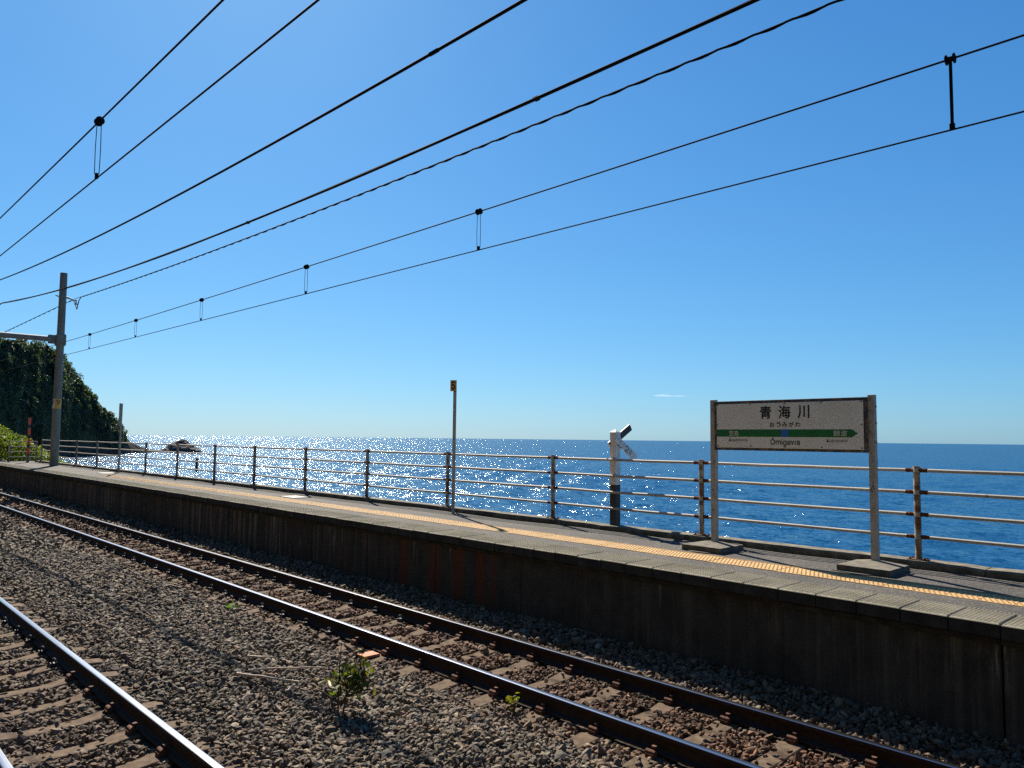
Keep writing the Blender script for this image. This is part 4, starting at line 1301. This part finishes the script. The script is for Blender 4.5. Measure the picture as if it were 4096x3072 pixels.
# scrub and trees on it
nsc = 95000
ui = rng.uniform(0, NU - 1.01, nsc); vi = rng.uniform(0.0, 1.0, nsc) ** 0.9 * (NV * 0.66 - 2)
i0 = ui.astype(int); j0 = vi.astype(int)
fu = (ui - i0)[:, None]; fv = (vi - j0)[:, None]
P = (HV[i0, j0] * (1 - fu) + HV[i0 + 1, j0] * fu) * (1 - fv) + (HV[i0, j0 + 1] * (1 - fu) + HV[i0 + 1, j0 + 1] * fu) * fv
veg_line = SEA + 5.0 + 3.0 * np.sin(P[:, 0] * 0.11) + 2.0 * np.sin(P[:, 1] * 0.23)
clump = np.sin(P[:, 0] * 0.55 + 2 * np.sin(P[:, 2] * 0.30)) * np.sin(P[:, 1] * 0.6 + P[:, 2] * 0.5)
keep = (P[:, 2] > veg_line) & (rng.random(nsc) < 0.62 + 0.38 * clump)
P = P[keep]; clump = clump[keep]; n = len(P)
out = np.stack([-np.cos(np.arctan2(P[:, 1], P[:, 0])), -np.sin(np.arctan2(P[:, 1], P[:, 0])), np.full(n, 0.9)], -1)
P = P + out * (rng.random(n) * (0.45 + 0.9 * np.clip(clump + 0.2, 0, 1)))[:, None]
g_ = rng.random(n)
tints = np.stack([0.022 + 0.036 * g_, 0.040 + 0.038 * g_, 0.024 + 0.010 * rng.random(n)], -1) * (0.65 + 0.6 * rng.random(n))[:, None]
sel = rng.choice(n, 340, replace=False)
sel = sel[P[sel][:, 2] > SEA + 9]
cl_p, cl_t = [], []
for k in sel:
    nl = int(rng.integers(50, 130)); rad = rng.uniform(0.8, 2.1)
    d_ = rng.normal(0, 1, (nl, 3)); d_ /= np.linalg.norm(d_, axis=1)[:, None]
    cl_p.append(P[k] + np.array([0, 0, rad * 0.45]) + d_ * rad * np.array([1, 1, 0.8]) * (0.55 + 0.45 * rng.random((nl, 1))))
    cl_t.append(np.repeat(tints[k][None] * rng.uniform(0.7, 1.3), nl, 0) * (0.7 + 0.6 * rng.random((nl, 1))))
P = np.concatenate([P] + cl_p); tints = np.concatenate([tints] + cl_t); n = len(P)
vg = leaf_cloud("vegetation", P, rng.uniform(0.4, 1.05, n), tints, M['scrub'], hl, up=0.9)
vg["kind"] = "stuff"

# ------------------------------------------------------------------ rocks in the sea
def rock(name, lab, az0, r0, rx, ry, hgt, seed, peak=0.0):
    cx, cy = r0 * math.cos(R(az0)), r0 * math.sin(R(az0))
    t = Vector((-math.sin(R(az0)), math.cos(R(az0)), 0)) * -1
    d = Vector((math.cos(R(az0)), math.sin(R(az0)), 0))
    m = MB(); nu, nv = 40, 14
    for j in range(nv + 1):
        f = j / nv
        for i in range(nu):
            w = 2 * math.pi * i / nu
            rad = (1 - f)
            a = math.cos(w) * rad * rx + peak * rx * f
            b = math.sin(w) * rad * ry
            h = hgt * (1 - (1 - f) ** 1.7) - 0.5
            q_ = Vector((cx, cy, SEA + h)) + t * a + d * b
            nz = mnoise.fractal(Vector((q_.x * 0.16, q_.y * 0.16, q_.z * 0.35 + seed)), 1.0, 2.2, 4)
            q_.z += nz * hgt * 0.22
            q_ += t * nz * 0.9
            m.v.append(tuple(q_))
    for j in range(nv):
        for i in range(nu):
            a = j * nu + i; b = j * nu + (i + 1) % nu
            m.f.append((a, b, b + nu, a + nu)); m.m.append(0)
    return tag(m.build(name, M['rock']), lab, "rock")
rock("rock_islet", "dark humped rock islet in the glitter right of the headland", 159.75, 424, 10.5, 7, 6.0, 1.0, -0.12)
rock("low_rock", "low dark reef between the headland tip and the islet", 161.4, 418, 6.5, 4, 1.9, 4.0)
rock("low_rock", "small low rock beside the left foot of the islet", 160.75, 421, 4.5, 4, 2.6, 6.0)

sp_ = thing("sea_marker", "lone grey post standing in the sea behind the fence", "post", (197 * math.cos(R(158.75)), 197 * math.sin(R(158.75)), SEA))
m = MB(); m.tube([(0, 0, -1.5), (0, 0, 2.6)], [0.34, 0.30], 12); m.build("shaft", M['rust'], sp_)
m = MB(); m.tube([(0, 0, 2.6), (0, 0, 3.1)], [0.42, 0.36], 12); m.build("cap", M['iron_dark'], sp_)

# ------------------------------------------------------------------ faint cloud wisp far out over the sea
def ray_dir(px, py):
    return (c_f + c_r * ((px - 2048) / 3080.0) - c_u * ((py - 1536) / 3080.0)).normalized()
M['cloud'] = bpy.data.materials.new("cloud_vapour")
M['cloud'].use_nodes = True
nt = M['cloud'].node_tree
nt.nodes.remove(nt.nodes["Principled BSDF"])
pv = nt.nodes.new("ShaderNodeVolumePrincipled")
pv.inputs["Color"].default_value = (1, 1, 1, 1)
pv.inputs["Density"].default_value = 0.0010
pv.inputs["Anisotropy"].default_value = 0.35
nt.links.new(pv.outputs[0], nt.nodes["Material Output"].inputs["Volume"])
cc = CAM + ray_dir(2705, 1584) * 20000.0
ax_ = (CAM + ray_dir(2805, 1587) * 20000.0 - cc)
m = MB(); nu, nv = 28, 12
side = ax_.normalized(); dep = Vector((c_f.x, c_f.y, 0)).normalized()
for i in range(nu + 1):
    t = -1 + 2 * i / nu
    w = math.sqrt(max(0.0, 1 - t * t)) * (0.55 + 0.45 * mnoise.noise(Vector((t * 2.6, 0.4, 0)))) * (0.7 - 0.45 * t)
    for k in range(nv):
        a = 2 * math.pi * k / nv
        m.v.append(tuple(cc + ax_ * t + dep * (math.cos(a) * w * 260) + Vector((0, 0, math.sin(a) * w * 42 + 14 * mnoise.noise(Vector((t * 3, 5, 0)))))))
for i in range(nu):
    for k in range(nv):
        p0 = i * nv + k; p1 = i * nv + (k + 1) % nv
        m.f.append((p0, p1, p1 + nv, p0 + nv)); m.m.append(0)
tag(m.build("cloud", M['cloud'], smooth=True), "faint thin white cloud wisp low above the horizon", "cloud")
